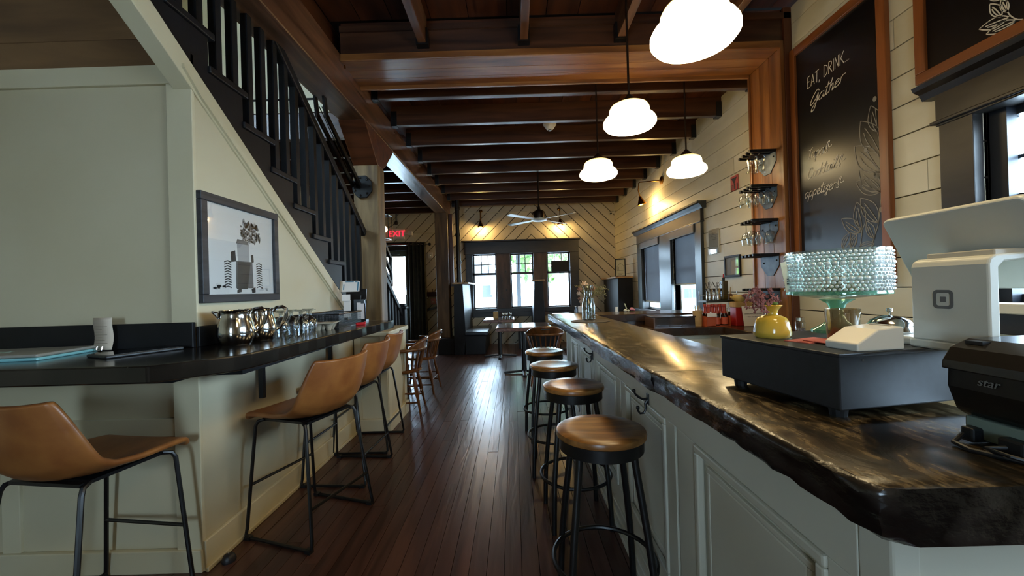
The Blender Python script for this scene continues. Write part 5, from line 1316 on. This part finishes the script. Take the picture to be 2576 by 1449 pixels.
def lettering(word, y_left, z_base, width, unit, slant, rise=0.0):
    tot = sum(GL[c][0] for c in word); s = width / tot; out = []; cx = 0
    for c in word:
        for ln_ in GL[c][1]:
            out.append([(y_left - ((cx + p[0]) * s + p[1] * unit * slant), z_base + p[1] * unit + (cx + p[0]) * s * rise) for p in ln_])
        cx += GL[c][0]
    return out
XC = -0.0135
strokes('chalk_lettering', lettering('EA+, DRINK...', 2.872, 2.592, 0.365, 0.043, 0.05, 0.02), 0.0055, CHALK, cbd, XC)
strokes('chalk_lettering', lettering('Gather', 2.85, 2.452, 0.30, 0.043, 0.25, 0.12), 0.0075, CHALK, cbd, XC, True)
strokes('chalk_lettering', lettering('TapaS', 2.888, 2.085, 0.205, 0.040, 0.25, 0.0), 0.0072, CHALK, cbd, XC, True)
strokes('chalk_lettering', lettering('CocktailS', 2.898, 1.945, 0.315, 0.040, 0.25, 0.04), 0.0072, CHALK, cbd, XC, True)
strokes('chalk_lettering', lettering('appetizerS', 2.93, 1.815, 0.335, 0.038, 0.25, 0.02), 0.0065, CHALK, cbd, XC, True)
def leaf(b, t, w_=0.24, vein=True):
    dy, dz = t[0] - b[0], t[1] - b[1]; nx, nz = -dz * w_, dy * w_
    P_ = lambda f, s: (b[0] + dy * f + nx * s, b[1] + dz * f + nz * s)
    out = [[b, P_(.25, .75), P_(.55, .95), P_(.82, .5), t], [b, P_(.25, -.75), P_(.55, -.95), P_(.82, -.5), t]]
    if vein: out += [[b, P_(.4, .08), P_(.78, .0)], [b, P_(.2, -.35), P_(.5, -.45), P_(.7, -.3)]]
    return out
LEAVES = [((2.334, 2.069), (2.374, 2.241)), ((2.323, 1.94), (2.446, 2.18)), ((2.325, 1.83), (2.494, 2.043)), ((2.327, 1.715), (2.491, 1.819)), ((2.327, 1.72), (2.468, 1.884)), ((2.348, 1.54), (2.463, 1.711)),
          ((2.459, 1.511), (2.489, 1.693)), ((2.47, 1.499), (2.608, 1.609)), ((2.378, 1.449), (2.425, 1.562)), ((2.485, 1.405), (2.379, 1.421)), ((2.612, 1.408), (2.545, 1.512)), ((2.547, 1.406), (2.5, 1.496))]
STEMS = [[(2.345, 2.215), (2.335, 2.068), (2.318, 1.953), (2.328, 1.841), (2.326, 1.706), (2.338, 1.602), (2.35, 1.531), (2.383, 1.445), (2.44, 1.33)], [(2.479, 1.4), (2.459, 1.511), (2.467, 1.598)], [(2.415, 2.008), (2.396, 1.955), (2.33, 1.843)], [(2.524, 1.404), (2.499, 1.469)]]
ll = list(STEMS)
for b, t in LEAVES: ll += leaf(b, t)
strokes('chalk_drawing', ll, 0.0045, CHALKD, cbd, XC)
dots = MB()
for (y, z, r_) in ((2.347, 2.269, 0.013), (2.418, 1.993, 0.012), (2.329, 1.613, 0.013)): dots.prism([(y + r_ * math.cos(i * 0.7), z + r_ * 1.25 * math.sin(i * 0.7)) for i in range(9)], 'x', XC - 0.0003, XC)
dots.build('chalk_berry', CHALKD, cbd)
strokes('chalk_drawing', [[(2.35 + r_ * math.cos(i), 1.821 + 1.2 * r_ * math.sin(i)) for i in range(8)] for r_ in (0.007, 0.013, 0.018)], 0.003, CHALKD, cbd, XC)
cb2 = thing('chalkboard', 'orange framed chalkboard with a small leaf drawing above the near window, cut by the frame', 'chalkboard', (2.17, 0, 0))
box('board', CHALKB, cb2, -0.03, -0.002, 0.7, 2.05, 2.24, 2.98)
for b, ax in (((0.66, 2.083, 2.21, 2.262), 'y'), ((0.66, 2.083, 2.95, 3.0), 'y'), ((2.030, 2.083, 2.262, 2.95), 'z'), ((0.66, 0.713, 2.262, 2.95), 'z')):
    box('frame_rail', frame_w(ax), cb2, -0.045, 0.0, *b, bevel=0.004)
ll = [[(1.652, 2.267), (1.673, 2.282), (1.696, 2.319), (1.703, 2.36), (1.70, 2.45), (1.68, 2.55)]]
for b, t in (((1.673, 2.277), (1.779, 2.287)), ((1.694, 2.305), (1.805, 2.326)), ((1.701, 2.331), (1.721, 2.40)), ((1.721, 2.326), (1.762, 2.409)), ((1.715, 2.40), (1.77, 2.46)), ((1.70, 2.45), (1.65, 2.52)), ((1.69, 2.5), (1.74, 2.6))): ll += leaf(b, t, 0.2)
strokes('chalk_drawing', ll, 0.0045, CHALK, cb2, -0.0315)

def frame_x(label, y0, y1, z0, z1, fw_, fmat, pmat, name='framed_picture', X=2.30, extra=None):
    t = thing(name, label, 'picture', (X, (y0 + y1) / 2, (z0 + z1) / 2)); a, b = (y1 - y0) / 2, (z1 - z0) / 2
    if fw_:
        for q in ((-a, a, b - fw_, b), (-a, a, -b, -b + fw_), (-a, -a + fw_, -b + fw_, b - fw_), (a - fw_, a, -b + fw_, b - fw_)): box('frame_rail', fmat, t, -0.022, -0.003, *q, bevel=0.002)
    box('sheet', pmat, t, -0.012, -0.004, -a + fw_, a - fw_, -b + fw_, b - fw_)
    box('glazing', thin_glass('frame_glass', '#ffffff', 0.05, 0.45), t, -0.016, -0.0145, -a + fw_, a - fw_, -b + fw_, b - fw_)
    return t
f1 = frame_x('frameless glazed certificate on the right board wall beside the shaded window', 4.42, 4.64, 1.55, 1.826, 0.0, BLACKP, paint('cert_paper', '#b5b2a4', 0.6))
for k in range(5): box('printed_line', paint('cert_ink', '#7f7d74', 0.7), f1, -0.0128, -0.012, -0.06, 0.06 - (k % 2) * 0.02, 0.02 + k * 0.018, 0.024 + k * 0.018)
f2 = frame_x('black framed glossy picture on the right board wall above the tray of pots', 4.01, 4.305, 1.272, 1.498, 0.022, BLACKP, paint('pic_paper', '#a9a49c', 0.5))
box('inset', PAPER, f2, -0.0128, -0.012, -0.10, 0.02, -0.085, 0.06)
rp_ = thing('small_poster', 'small red black striped sign with a cocktail glass shape on the board wall', 'sign', (2.30, 4.085, 2.233))
box('board', paint('poster_red', '#b0433c', 0.5), rp_, -0.008, -0.003, -0.068, 0.068, -0.075, 0.075)
INKP = paint('poster_black', '#1c1216', 0.5)
mbp = MB()
for (a, b) in ((-0.062, -0.045), (-0.02, -0.008), (0.022, 0.034), (0.05, 0.066)): mbp.prism([(a, -0.075), (b, -0.075), (b, -0.01), (a, -0.01)], 'x', -0.0092, -0.008)
mbp.prism([(0.05, 0.055), (-0.05, 0.055), (0.0, -0.01)], 'x', -0.0094, -0.008); mbp.prism([(-0.006, 0.0), (0.006, 0.0), (0.006, -0.06), (-0.006, -0.06)], 'x', -0.0094, -0.008)
mbp.build('printed_shapes', INKP, rp_)

# roller shades in the far window
SHADE = fabric_screen('shade_fabric', '#66686c', 0.035)
for (y0, y1, zb, lab) in ((4.955, 5.715, 1.21, 'grey roller shade half lowered in the nearer sash of the right window'), (6.175, 7.015, 0.935, 'grey roller shade almost fully lowered in the farther sash of the right window')):
    s_ = thing('roller_shade', lab, 'shade', (2.30, (y0 + y1) / 2, 1.9), 0, 'roller shades of the right window'); h_ = (y1 - y0) / 2
    box('cassette', paint('cassette_grey', '#3e3a36', 0.4), s_, -0.055, 0.0, -h_ - 0.015, h_ + 0.015, -0.055, 0.055, bevel=0.008)
    MB().grid(lambda u, v: Vector((0.03, (u * 2 - 1) * h_, 0.068 + v * (zb - 1.968))), 1, 1).build('fabric', SHADE, s_, solid=0.001)
    MB().tube([(0.03, -h_, zb - 1.9), (0.03, h_, zb - 1.9)], 0.010, 8).build('bottom_bar', paint('bar_pale', '#b9beb4', 0.4), s_)

cm_ = thing('security_camera', 'small pale spotlight camera in the far top corner of the right wall', 'camera', (2.28, 8.82, 2.85))
MB().tube([(0, 0, 0), (-0.05, -0.02, 0.0), (-0.09, -0.06, -0.03)], [0.03, 0.03, 0.035], 10).build('body', WHITE, cm_, smooth=True)
MB().sphere((-0.095, -0.065, -0.035), 0.022, 8, 6).build('lens', BLACKPL, cm_)

# ================================================================== FAR ROOM
COPPER = paint('table_resin', '#4a3a30', 0.14, '#6b584a', 5, 0.05)
COPEDGE = paint('table_edge', '#4a2c20', 0.35, '#7a5440', 30, 0.3)
def ped_table(name, label, loc, sx_, sy_, zt, rz=0):
    t = thing(name, label, 'table', loc, rz, 'pedestal tables')
    box('table_top', COPPER, t, -sx_, sx_, -sy_, sy_, zt - 0.006, zt, bevel=0.002)
    box('top_edge', COPEDGE, t, -sx_ - 0.004, sx_ + 0.004, -sy_ - 0.004, sy_ + 0.004, zt - 0.05, zt - 0.007, bevel=0.004)
    MB().lathe([(0.04, 0.03), (0.036, 0.1), (0.036, zt - 0.06)], 16).build('column', BLACKM, t, smooth=True)
    MB().lathe([(0.12, zt - 0.058), (0.12, zt - 0.05)], 16).build('top_plate', BLACKM, t)
    for i in range(4):
        a = PI / 2 * i; c_, s_ = math.cos(a), math.sin(a)
        MB().beam((0.03 * c_, 0.03 * s_, 0.035), (0.29 * c_, 0.29 * s_, 0.018), 0.05, 0.03).build('foot_bar', BLACKM, t, bevel=0.008)
    return t
ped_table('pub_table', 'nearest square pedestal table with a copper brown rim beyond the end of the bar', (0.12, 5.72, 0), 0.375, 0.37, 0.69)
ped_table('pub_table', 'far pedestal table between the booths below the back window, carrying shakers', (-0.275, 7.18, 0), 0.265, 0.30, 0.69)
ped_table('pub_table', 'right booth pedestal table below the back window, mostly hidden by the bar', (1.18, 7.75, 0), 0.26, 0.30, 0.69)
nh = thing('napkin_holder', 'tan napkin holder on the far table below the back window', 'holder', (-0.34, 7.22, 0.69))
box('case', KRAFT, nh, -0.045, 0.045, -0.03, 0.03, 0, 0.12, bevel=0.004); box('napkins', PAPER, nh, -0.038, 0.038, -0.02, 0.02, 0.1, 0.125)
for (sx_, sy_, lab) in ((-0.20, 7.12, 'glass shaker on the far table, left of three'), (-0.14, 7.10, 'glass shaker on the far table, middle of three'), (-0.07, 7.14, 'glass shaker on the far table, right of three')):
    t = thing('shaker', lab, 'shaker', (sx_, sy_, 0.69), 0, 'shakers on the far table')
    MB().lathe([(0.02, 0.0), (0.024, 0.01), (0.02, 0.075)], 12).build('glass_body', GLASSW, t, smooth=True)
    MB().lathe([(0.021, 0.075), (0.021, 0.09), (0.012, 0.103)], 12).build('steel_cap', STEEL, t, smooth=True)
nh2 = thing('napkin_holder', 'white napkin box on the right booth table by the carafe', 'holder', (1.27, 7.62, 0.69))
box('case', WHITE, nh2, -0.05, 0.05, -0.03, 0.03, 0, 0.15, bevel=0.004); box('napkins', PAPER, nh2, -0.04, 0.04, -0.02, 0.02, 0.14, 0.158)
sb_ = thing('soap_bottle', 'blue and white small bottle beside the napkin box on the right booth table', 'bottle', (1.17, 7.58, 0.69))
MB().lathe([(0.028, 0.0), (0.03, 0.02), (0.03, 0.09), (0.012, 0.12), (0.01, 0.15)], 14).build('body', paint('pale_blue_plastic', '#8fa6c0', 0.3), sb_, smooth=True)
box('nozzle', WHITE, sb_, -0.02, 0.012, -0.006, 0.006, 0.15, 0.165)

# booths
def booth_back(name, label, prof, y0, y1, cap_x, zc, extra=()):
    t = thing(name, label, 'booth')
    MB().prism(prof, 'y', y0, y1).build('back_panel', BLACKP, t, bevel=0.004)
    box('cap', wood('booth_cap', '#8a6a48', '#b8966a', 'y', rough=0.5), t, cap_x[0], cap_x[1], y0 - 0.02, y1, zc, zc + 0.03, bevel=0.004)
    return t
VINYL = paint('black_seat', '#101218', 0.25, '#181b24', 5)
b1 = booth_back('booth_bench', 'black wooden booth bench with a tall back beside the far rough post', [(-1.15, 0), (-0.965, 0), (-0.93, 0.42), (-0.965, 1.33), (-1.13, 1.33), (-1.15, 0.42)], 7.50, 8.82, (-1.16, -0.85), 1.335)
MB().prism([(-0.945, 0), (-0.565, 0), (-0.56, 0.36), (-0.945, 0.36)], 'y', 7.50, 8.82).build('seat_box', BLACKP, b1, bevel=0.006)
box('seat_board', VINYL, b1, -0.945, -0.505, 7.47, 8.82, 0.36, 0.425, bevel=0.012)
b2 = booth_back('booth_bench', 'double sided black booth back in the middle below the back window', [(0.38, 0), (0.63, 0), (0.63, 0.42), (0.585, 1.36), (0.42, 1.36), (0.38, 0.42)], 8.0, 8.82, (0.38, 0.63), 1.36)
for (a, b) in ((0.02, 0.385), (0.625, 0.97)):
    box('seat_box', BLACKP, b2, a + 0.05 if a < 0.3 else a, b if a < 0.3 else b - 0.05, 8.02, 8.82, 0, 0.36)
    box('seat_board', VINYL, b2, a, b, 8.0, 8.82, 0.36, 0.42, bevel=0.012)
b3 = booth_back('booth_bench', 'tall black booth end against the right wall carrying a small framed picture', [(1.99, 0), (2.28, 0), (2.28, 1.36), (2.00, 1.36)], 7.62, 8.82, (1.95, 2.285), 1.365)
box('seat_board', VINYL, b3, 1.60, 1.99, 7.62, 8.82, 0.36, 0.42, bevel=0.012)
box('seat_box', BLACKP, b3, 1.66, 1.99, 7.64, 8.82, 0, 0.36)
fp = thing('framed_picture', 'small black framed sketch of a barn leaning on the booth end by the right wall', 'picture', (2.09, 7.76, 1.395), R(-22))
for q in ((-0.10, 0.10, 0.33, 0.35), (-0.10, 0.10, 0.0, 0.02), (-0.10, -0.082, 0.02, 0.33), (0.082, 0.10, 0.02, 0.33)): box('frame_rail', BLACKP, fp, q[0], q[1], -0.012, 0.012, q[2], q[3])
box('sheet', paint('sketch_paper', '#c8c4a8', 0.6), fp, -0.082, 0.082, -0.002, 0.004, 0.02, 0.33)
sk_ = MB()
for (a, b) in (((-0.06, 0.20), (0.0, 0.26)), ((0.0, 0.26), (0.065, 0.21)), ((-0.06, 0.20), (-0.06, 0.12)), ((0.065, 0.21), (0.065, 0.12)), ((-0.06, 0.12), (0.065, 0.12)), ((-0.03, 0.12), (-0.03, 0.19)), ((0.03, 0.12), (0.03, 0.19)), ((-0.05, 0.06), (0.05, 0.055)), ((-0.055, 0.03), (0.03, 0.04))):
    sk_.beam((a[0], -0.0025, a[1]), (b[0], -0.0025, b[1]), 0.006, 0.001, up=(0, 1, 0))
sk_.build('sketch_lines', paint('pencil', '#6b6a5c', 0.8), fp)
cn = thing('candle', 'small white candle on the far end of the bar return', 'candle', (1.03, 4.02, 0.95))
MB().lathe([(0.014, 0), (0.014, 0.05)], 12).build('wax', WHITE, cn, smooth=True); MB().tube([(0, 0, 0.05), (0, 0, 0.058)], 0.0012, 5).build('wick', BLACKM, cn)
po_ = thing('posy', 'small pink and white flower posy lying on the far end of the bar return', 'flowers', (1.15, 4.02, 0.95))
for (x_, z_, r_, c_) in ((-0.03, 0.014, 0.018, '#d8d4c0'), (0.0, 0.012, 0.014, '#d8d4c0'), (0.035, 0.026, 0.022, '#c77a86'), (0.06, 0.016, 0.012, '#c77a86')):
    MB().sphere((x_, 0, z_), r_, 8, 6, 0.8).build('flower_head', paint('posy_' + c_[1:], c_, 0.6), po_, smooth=True)
MB().obox((-0.025, 0, 0.055), (0.010, 0.003, 0.06), (0, R(-20), 0)).build('petal', paint('posy_leaf', '#b9bd98', 0.6), po_)

# captain chairs
CHAIRW = wood('chair_wood', '#43280f', '#80542c', 'z', cm='#623c1c', grain=20, rough=0.28, bump=0.08, var=0.08)
def captain_chair():
    t = thing('captain_chair', 'x', 'chair', (0, 0, 0), 0, 'spindle back captain chairs')
    MB().lathe([(0.0, 0.395), (0.17, 0.395), (0.20, 0.405), (0.205, 0.42), (0.19, 0.43), (0.10, 0.422), (0.0, 0.42)], 28, (0.01, 0, 0), False, False).build('seat', CHAIRW, t, smooth=True)
    ends = []
    for sx_ in (1, -1):
        for sy_ in (1, -1):
            p0 = Vector((0.13 * sx_ + 0.01, 0.125 * sy_, 0.40)); p1 = Vector((0.20 * sx_ + 0.01, 0.19 * sy_, 0.0)); ends.append((p0, p1))
            MB().tube([p0, p0.lerp(p1, .25), p0.lerp(p1, .55), p0.lerp(p1, .62), p1], [0.013, 0.018, 0.02, 0.015, 0.011], 8).build('leg', CHAIRW, t, smooth=True)
    for (i, j, f) in ((0, 2, .5), (1, 3, .5), (0, 1, .42), (2, 3, .58), (0, 2, .72), (1, 3, .72)):
        MB().tube([ends[i][0].lerp(ends[i][1], f), ends[j][0].lerp(ends[j][1], f)], 0.009, 6).build('stretcher', CHAIRW, t, smooth=True)
    A = R(108)
    def P(u, v):   # arm bow
        th = PI + (u * 2 - 1) * A; r = 0.215 + v * 0.045; x_, y_ = r * math.cos(th) * 0.98, r * math.sin(th)
        return Vector((x_ + 0.01, y_, 0.635))
    MB().grid(P, 28, 2).build('arm_bow', CHAIRW, t, smooth=True, solid=0.028)
    def Q(u, v):   # crest
        s = u * 2 - 1; th = PI + s * R(62); h = 0.012 + 0.085 * max(0.0, 1 - abs(s) ** 2.2) ** 0.8
        r = 0.236 + v * 0.03; return Vector((r * math.cos(th) * 0.98 + 0.01, r * math.sin(th), 0.645 + v * h))
    cr_ = MB().grid(Q, 24, 5).build('crest_rail', CHAIRW, t, smooth=True, solid=0.022)
    MB().grid(lambda u, v: Vector((0.272 * math.cos(PI + (u - .5) * R(22)) * 0.98 - 0.002 + 0.01, 0.272 * math.sin(PI + (u - .5) * R(22)), 0.700 + v * 0.012)), 6, 1).build('hand_slot', BLACKPL, cr_, solid=0.012)
    for k in range(13):
        th = PI + (k / 12 * 2 - 1) * R(100); c_, s_ = math.cos(th), math.sin(th)
        MB().tube([(0.178 * c_ + 0.01, 0.178 * s_, 0.415), (0.20 * c_ + 0.01, 0.20 * s_, 0.50), (0.232 * c_ + 0.01, 0.236 * s_, 0.625)], [0.007, 0.010, 0.007], 6).build('spindle', CHAIRW, t, smooth=True)
    return t
cc = captain_chair(); cc.location = (-1.165, 4.10, 0); cc.rotation_euler = (0, 0, R(186)); cc['label'] = 'nearer brown spindle back chair standing by the stair newel on the left'
dup(cc, (-1.155, 4.86, 0), R(178), 'farther brown spindle back chair by the stair newel, behind the nearer one')
dup(cc, (0.375, 5.12, 0), R(90), 'brown spindle back chair with a hand slot, at the nearest table behind the bar stools')

# door things
es = thing('exit_sign', 'red lit EXIT sign on the back wall above the entrance door', 'sign', (-2.56, 8.88, 2.515))
box('housing', WHITE, es, -0.155, 0.155, -0.05, 0.02, -0.115, 0.115, bevel=0.006)
text_mesh('letters', 'EXIT', 0.185, emit('exit_red', '#ff2238', 0.55), es, Matrix.Translation((-0.005, -0.054, -0.002)) @ RX90, 0.003)
el = thing('emergency_light', 'white emergency lamp head fixed right of the exit sign', 'lamp', (-2.28, 8.88, 2.52))
box('arm', WHITE, el, -0.13, 0.0, -0.03, -0.01, -0.012, 0.012); box('head', WHITE, el, -0.03, 0.06, -0.08, 0.0, -0.05, 0.04, bevel=0.008)
MB().tube([(0.06, 0.01, 0), (0.7, 0.01, 0.0)], 0.008, 6).build('conduit', CREAM, el)
pj = thing('ceiling_sensor', 'black ball joint on a grey stem above the exit sign', 'sensor', (-2.58, 8.88, 2.98))
MB().tube([(0, 0, 0.12), (0, 0, -0.17)], 0.02, 8).build('stem', GALV, pj, smooth=True); MB().sphere((0, -0.02, -0.22), 0.045, 12, 8).build('ball', BLACKM, pj, smooth=True)
MB().beam((0, -0.02, -0.22), (-0.24, -0.2, -0.42), 0.012, 0.02).build('arm', BLACKM, pj)
cuR = thing('curtain', 'dark heavy curtain gathered on a rod at the right of the entrance door', 'curtain', (-2.12, 8.72, 0))
def cur(u, v):
    y = 0.05 * math.sin(u * 2 * PI * 5) * (0.7 + 0.3 * math.sin(u * 9)); return Vector(((u - 0.5) * 0.42, y, 0.03 + v * 2.27))
MB().grid(cur, 60, 6).build('cloth', paint('curtain_cloth', '#26251f', 0.85, '#33322a', 12), cuR, smooth=True, solid=0.006)
MB().tube([(-1.0, 0, 2.25), (0.27, 0, 2.25)], 0.014, 10).build('rod', STEEL, cuR, smooth=True)
MB().sphere((0.30, 0, 2.25), 0.035, 12, 8).build('finial', BLACKM, cuR, smooth=True)
for k in range(5): MB().tube([(-0.16 + k * 0.08, 0.022 * math.cos(a * 0.785), 2.25 + 0.022 * math.sin(a * 0.785)) for a in range(8)], 0.004, 5, closed=True).build('grommet', BLACKM, cuR)
hr = thing('hook_rail', 'dark red coat hook board on the back wall left of the far post', 'hook rail', (-1.78, 8.89, 1.15))
box('board', paint('oxblood', '#3a1a18', 0.5), hr, -0.17, 0.20, -0.025, 0.0, -0.06, 0.05, bevel=0.003)
for k in range(4): MB().tube([(-0.13 + k * 0.10, -0.025, 0.02), (-0.13 + k * 0.10, -0.06, 0.02), (-0.13 + k * 0.10, -0.07, 0.07), (-0.125 + k * 0.10, -0.055, 0.11)], 0.007, 6).build('hook', BLACKM, hr, smooth=True)
fa = thing('fire_alarm', 'small red fire alarm pull box under the coat hook board', 'alarm', (-1.80, 8.89, 0.985))
box('case', paint('alarm_red', '#a8625a', 0.4), fa, -0.055, 0.055, -0.04, 0.0, -0.065, 0.065, bevel=0.004); box('handle', WHITE, fa, -0.025, 0.025, -0.05, -0.04, -0.02, 0.01)
lsw = thing('thermostat', 'small white wall control beside the curtain rod end', 'control', (-1.84, 8.89, 2.02))
box('plate', WHITE, lsw, -0.05, 0.05, -0.015, 0.0, -0.065, 0.065, bevel=0.003); MB().lathe([(0.022, 0), (0.02, 0.02)], 14).xf(0, Matrix.Rotation(R(90), 4, 'X')).build('knob', STEEL, lsw)
hb_ = thing('push_bar', 'black diagonal strap bar fixed between the back wall and the far post', 'bar', (-1.75, 8.80, 0.86))
MB().beam((-0.2, 0, -0.06), (0.2, -0.1, 0.03), 0.03, 0.05).build('strap', BLACKM, hb_); box('bracket', BLACKM, hb_, -0.22, -0.18, 0.0, 0.1, -0.1, -0.03)
pp = thing('drain_pipe', 'black vertical pipe beside the far post rising to the ceiling', 'pipe', (-1.09, 7.98, 0))
MB().tube([(0, 0, 1.36), (0, 0, 3.02)], 0.045, 12).build('pipe', BLACKM, pp, smooth=True)
for z_ in (1.75, 2.3, 2.83): MB().lathe([(0.055, z_), (0.055, z_ + 0.06)], 12).build('coupling', BLACKM, pp)
wsn = thing('hanging_sign', 'dark sign hanging inside the upper right pane of the back window', 'sign', (1.04, 8.90, 1.70))
box('board', BLACKP, wsn, -0.19, 0.19, -0.012, 0.012, -0.13, 0.12); 
for x_ in (-0.1, 0.1): MB().tube([(x_, 0, 0.12), (x_, 0.02, 0.30)], 0.003, 5).build('cord', BLACKM, wsn)

# ================================================================== OUTDOORS (seen through the panes)
gd_ = struct('ground_outside')
box('paving', paint('pale_paving', '#b4b5b4', 0.9, '#c6c6c4', 0.5), gd_, -40, 60, 9.06, 70, -0.5, -0.35)
box('paving', paint('pale_paving', '#8d8f90', 0.9), gd_, 2.45, 60, -30, 9.06, -0.5, -0.35)
pf = struct('porch_roof')
PORCH = paint('porch_wood', '#8d7a68', 0.7, '#a08c78', 4)
box('roof_board', PORCH, pf, -4.5, 3.5, 9.1, 11.6, 2.62, 2.70)
for k in range(9): box('rafter', PORCH, pf, -3.8 + k * 0.8, -3.7 + k * 0.8, 9.1, 11.6, 2.48, 2.62)
box('fascia', PORCH, pf, -4.5, 3.5, 11.5, 11.6, 2.30, 2.62)
for px_ in (-1.75, 0.15, 1.9): box('porch_post', paint('porch_post_grey', '#4c5055', 0.6), pf, px_ - 0.06, px_ + 0.06, 11.38, 11.5, -0.35, 2.5)
pl_ = thing('porch_lamp', 'porch lantern seen through the top of the middle back window', 'lamp', (0.25, 10.3, 2.17))
MB().lathe([(0.10, 0.0), (0.15, 0.18), (0.06, 0.26), (0.01, 0.30)], 6).build('lamp_body', paint('lamp_pale', '#b7b9b4', 0.4), pl_); MB().tube([(0, 0, 0.3), (0, 0, 0.34)], 0.01, 6).build('hanger', BLACKM, pl_)
LEAFM = paint('tree_leaf', '#35541f', 0.7, '#5a7e34', 3)
def tree(loc, h, r_, label, seed):
    t = thing('street_tree', label, 'tree', loc); rn = random.Random(seed)
    MB().tube([(0, 0, 0), (0.1, 0, h * 0.3), (0.05, 0.1, h * 0.6), (-0.1, 0, h * 0.9)], [0.22, 0.17, 0.12, 0.05], 8).build('trunk', paint('bark', '#3a3029', 0.9), t, smooth=True)
    mb = MB()
    for k in range(900):
        a, b, q = rn.uniform(0, 2 * PI), math.acos(rn.uniform(-1, 1)), rn.random() ** 0.4
        c_ = Vector((r_ * q * math.sin(b) * math.cos(a), r_ * q * math.sin(b) * math.sin(a), h * 0.68 + r_ * 0.9 * q * math.cos(b)))
        s_ = rn.uniform(0.12, 0.3)
        d1 = Vector((rn.uniform(-1, 1), rn.uniform(-1, 1), rn.uniform(-1, 1))).normalized() * s_; d2 = d1.orthogonal().normalized() * s_ * 0.6
        n = len(mb.v); mb.v += [tuple(c_ - d1), tuple(c_ + d2), tuple(c_ + d1), tuple(c_ - d2)]; mb.face((n, n + 1, n + 2, n + 3))
    mb.build('foliage', LEAFM, t)['kind'] = 'stuff'
tree((1.3, 19, -0.35), 5.6, 2.2, 'green street tree seen through the middle back window', 1)
tree((6.2, 24, -0.35), 4.6, 2.0, 'green street tree seen through the right back window', 2)
tree((-11.0, 27, -0.35), 4.2, 1.6, 'distant street tree beside the grey house seen through the left back window', 4)
hs = thing('house', 'grey gabled house across the street seen through the left back window', 'house', (-3.2, 30, -0.35))
box('wall', paint('house_grey', '#7d868e', 0.8), hs, -3.4, 2.2, 0, 5, 0, 2.6)
MB().prism([(-3.8, 2.6), (2.6, 2.6), (-0.6, 4.6)], 'y', -0.3, 5.2).build('roof', paint('roof_grey', '#585e66', 0.8), hs)
for x_ in (-2.4, -0.6, 1.2):
    wf = box('window_frame', paint('white_paint_out', '#a8acae', 0.6), hs, x_ - 0.45, x_ + 0.45, -0.06, 0.0, 0.9, 2.0); box('pane', paint('dark_pane', '#22282e', 0.2), wf, x_ - 0.36, x_ + 0.36, -0.08, -0.05, 1.0, 1.9)
tc = thing('traffic_cone', 'orange traffic cone on the pavement outside the left back window', 'cone', (-0.95, 14.0, -0.35))
MB().lathe([(0.20, 0.0), (0.20, 0.03), (0.13, 0.04), (0.03, 0.72)], 16).build('cone_body', paint('cone_orange', '#8a2c10', 0.6), tc, smooth=True); MB().lathe([(0.105, 0.2), (0.08, 0.34)], 16, cap0=False, cap1=False).build('white_band', PAPER, tc)
car = thing('parked_car', 'pale teal car parked outside the right window', 'car', (8.3, 19.0, -0.35), R(12))
CARM = paint('car_teal', '#5d7880', 0.3)
MB().prism([(-2.1, 0.3), (2.1, 0.3), (2.15, 0.75), (1.4, 0.9), (0.8, 1.4), (-1.0, 1.42), (-1.7, 0.95), (-2.15, 0.85)], 'y', -0.8, 0.8).build('body', CARM, car, bevel=0.06)
MB().prism([(0.75, 1.33), (1.25, 0.93), (-1.5, 0.95), (-0.95, 1.36)], 'y', -0.82, 0.82).build('side_glass', paint('dark_pane', '#22282e', 0.2), car)
for x_ in (-1.35, 1.35):
    for y_ in (-0.72, 0.72):
        wh = MB(); wh.lathe([(0.33, -0.11), (0.33, 0.11)], 18); wh.xf(0, Matrix.Translation((x_, y_, 0.33)) @ Matrix.Rotation(R(90), 4, 'X')); wh.build('wheel', BLACKPL, car)
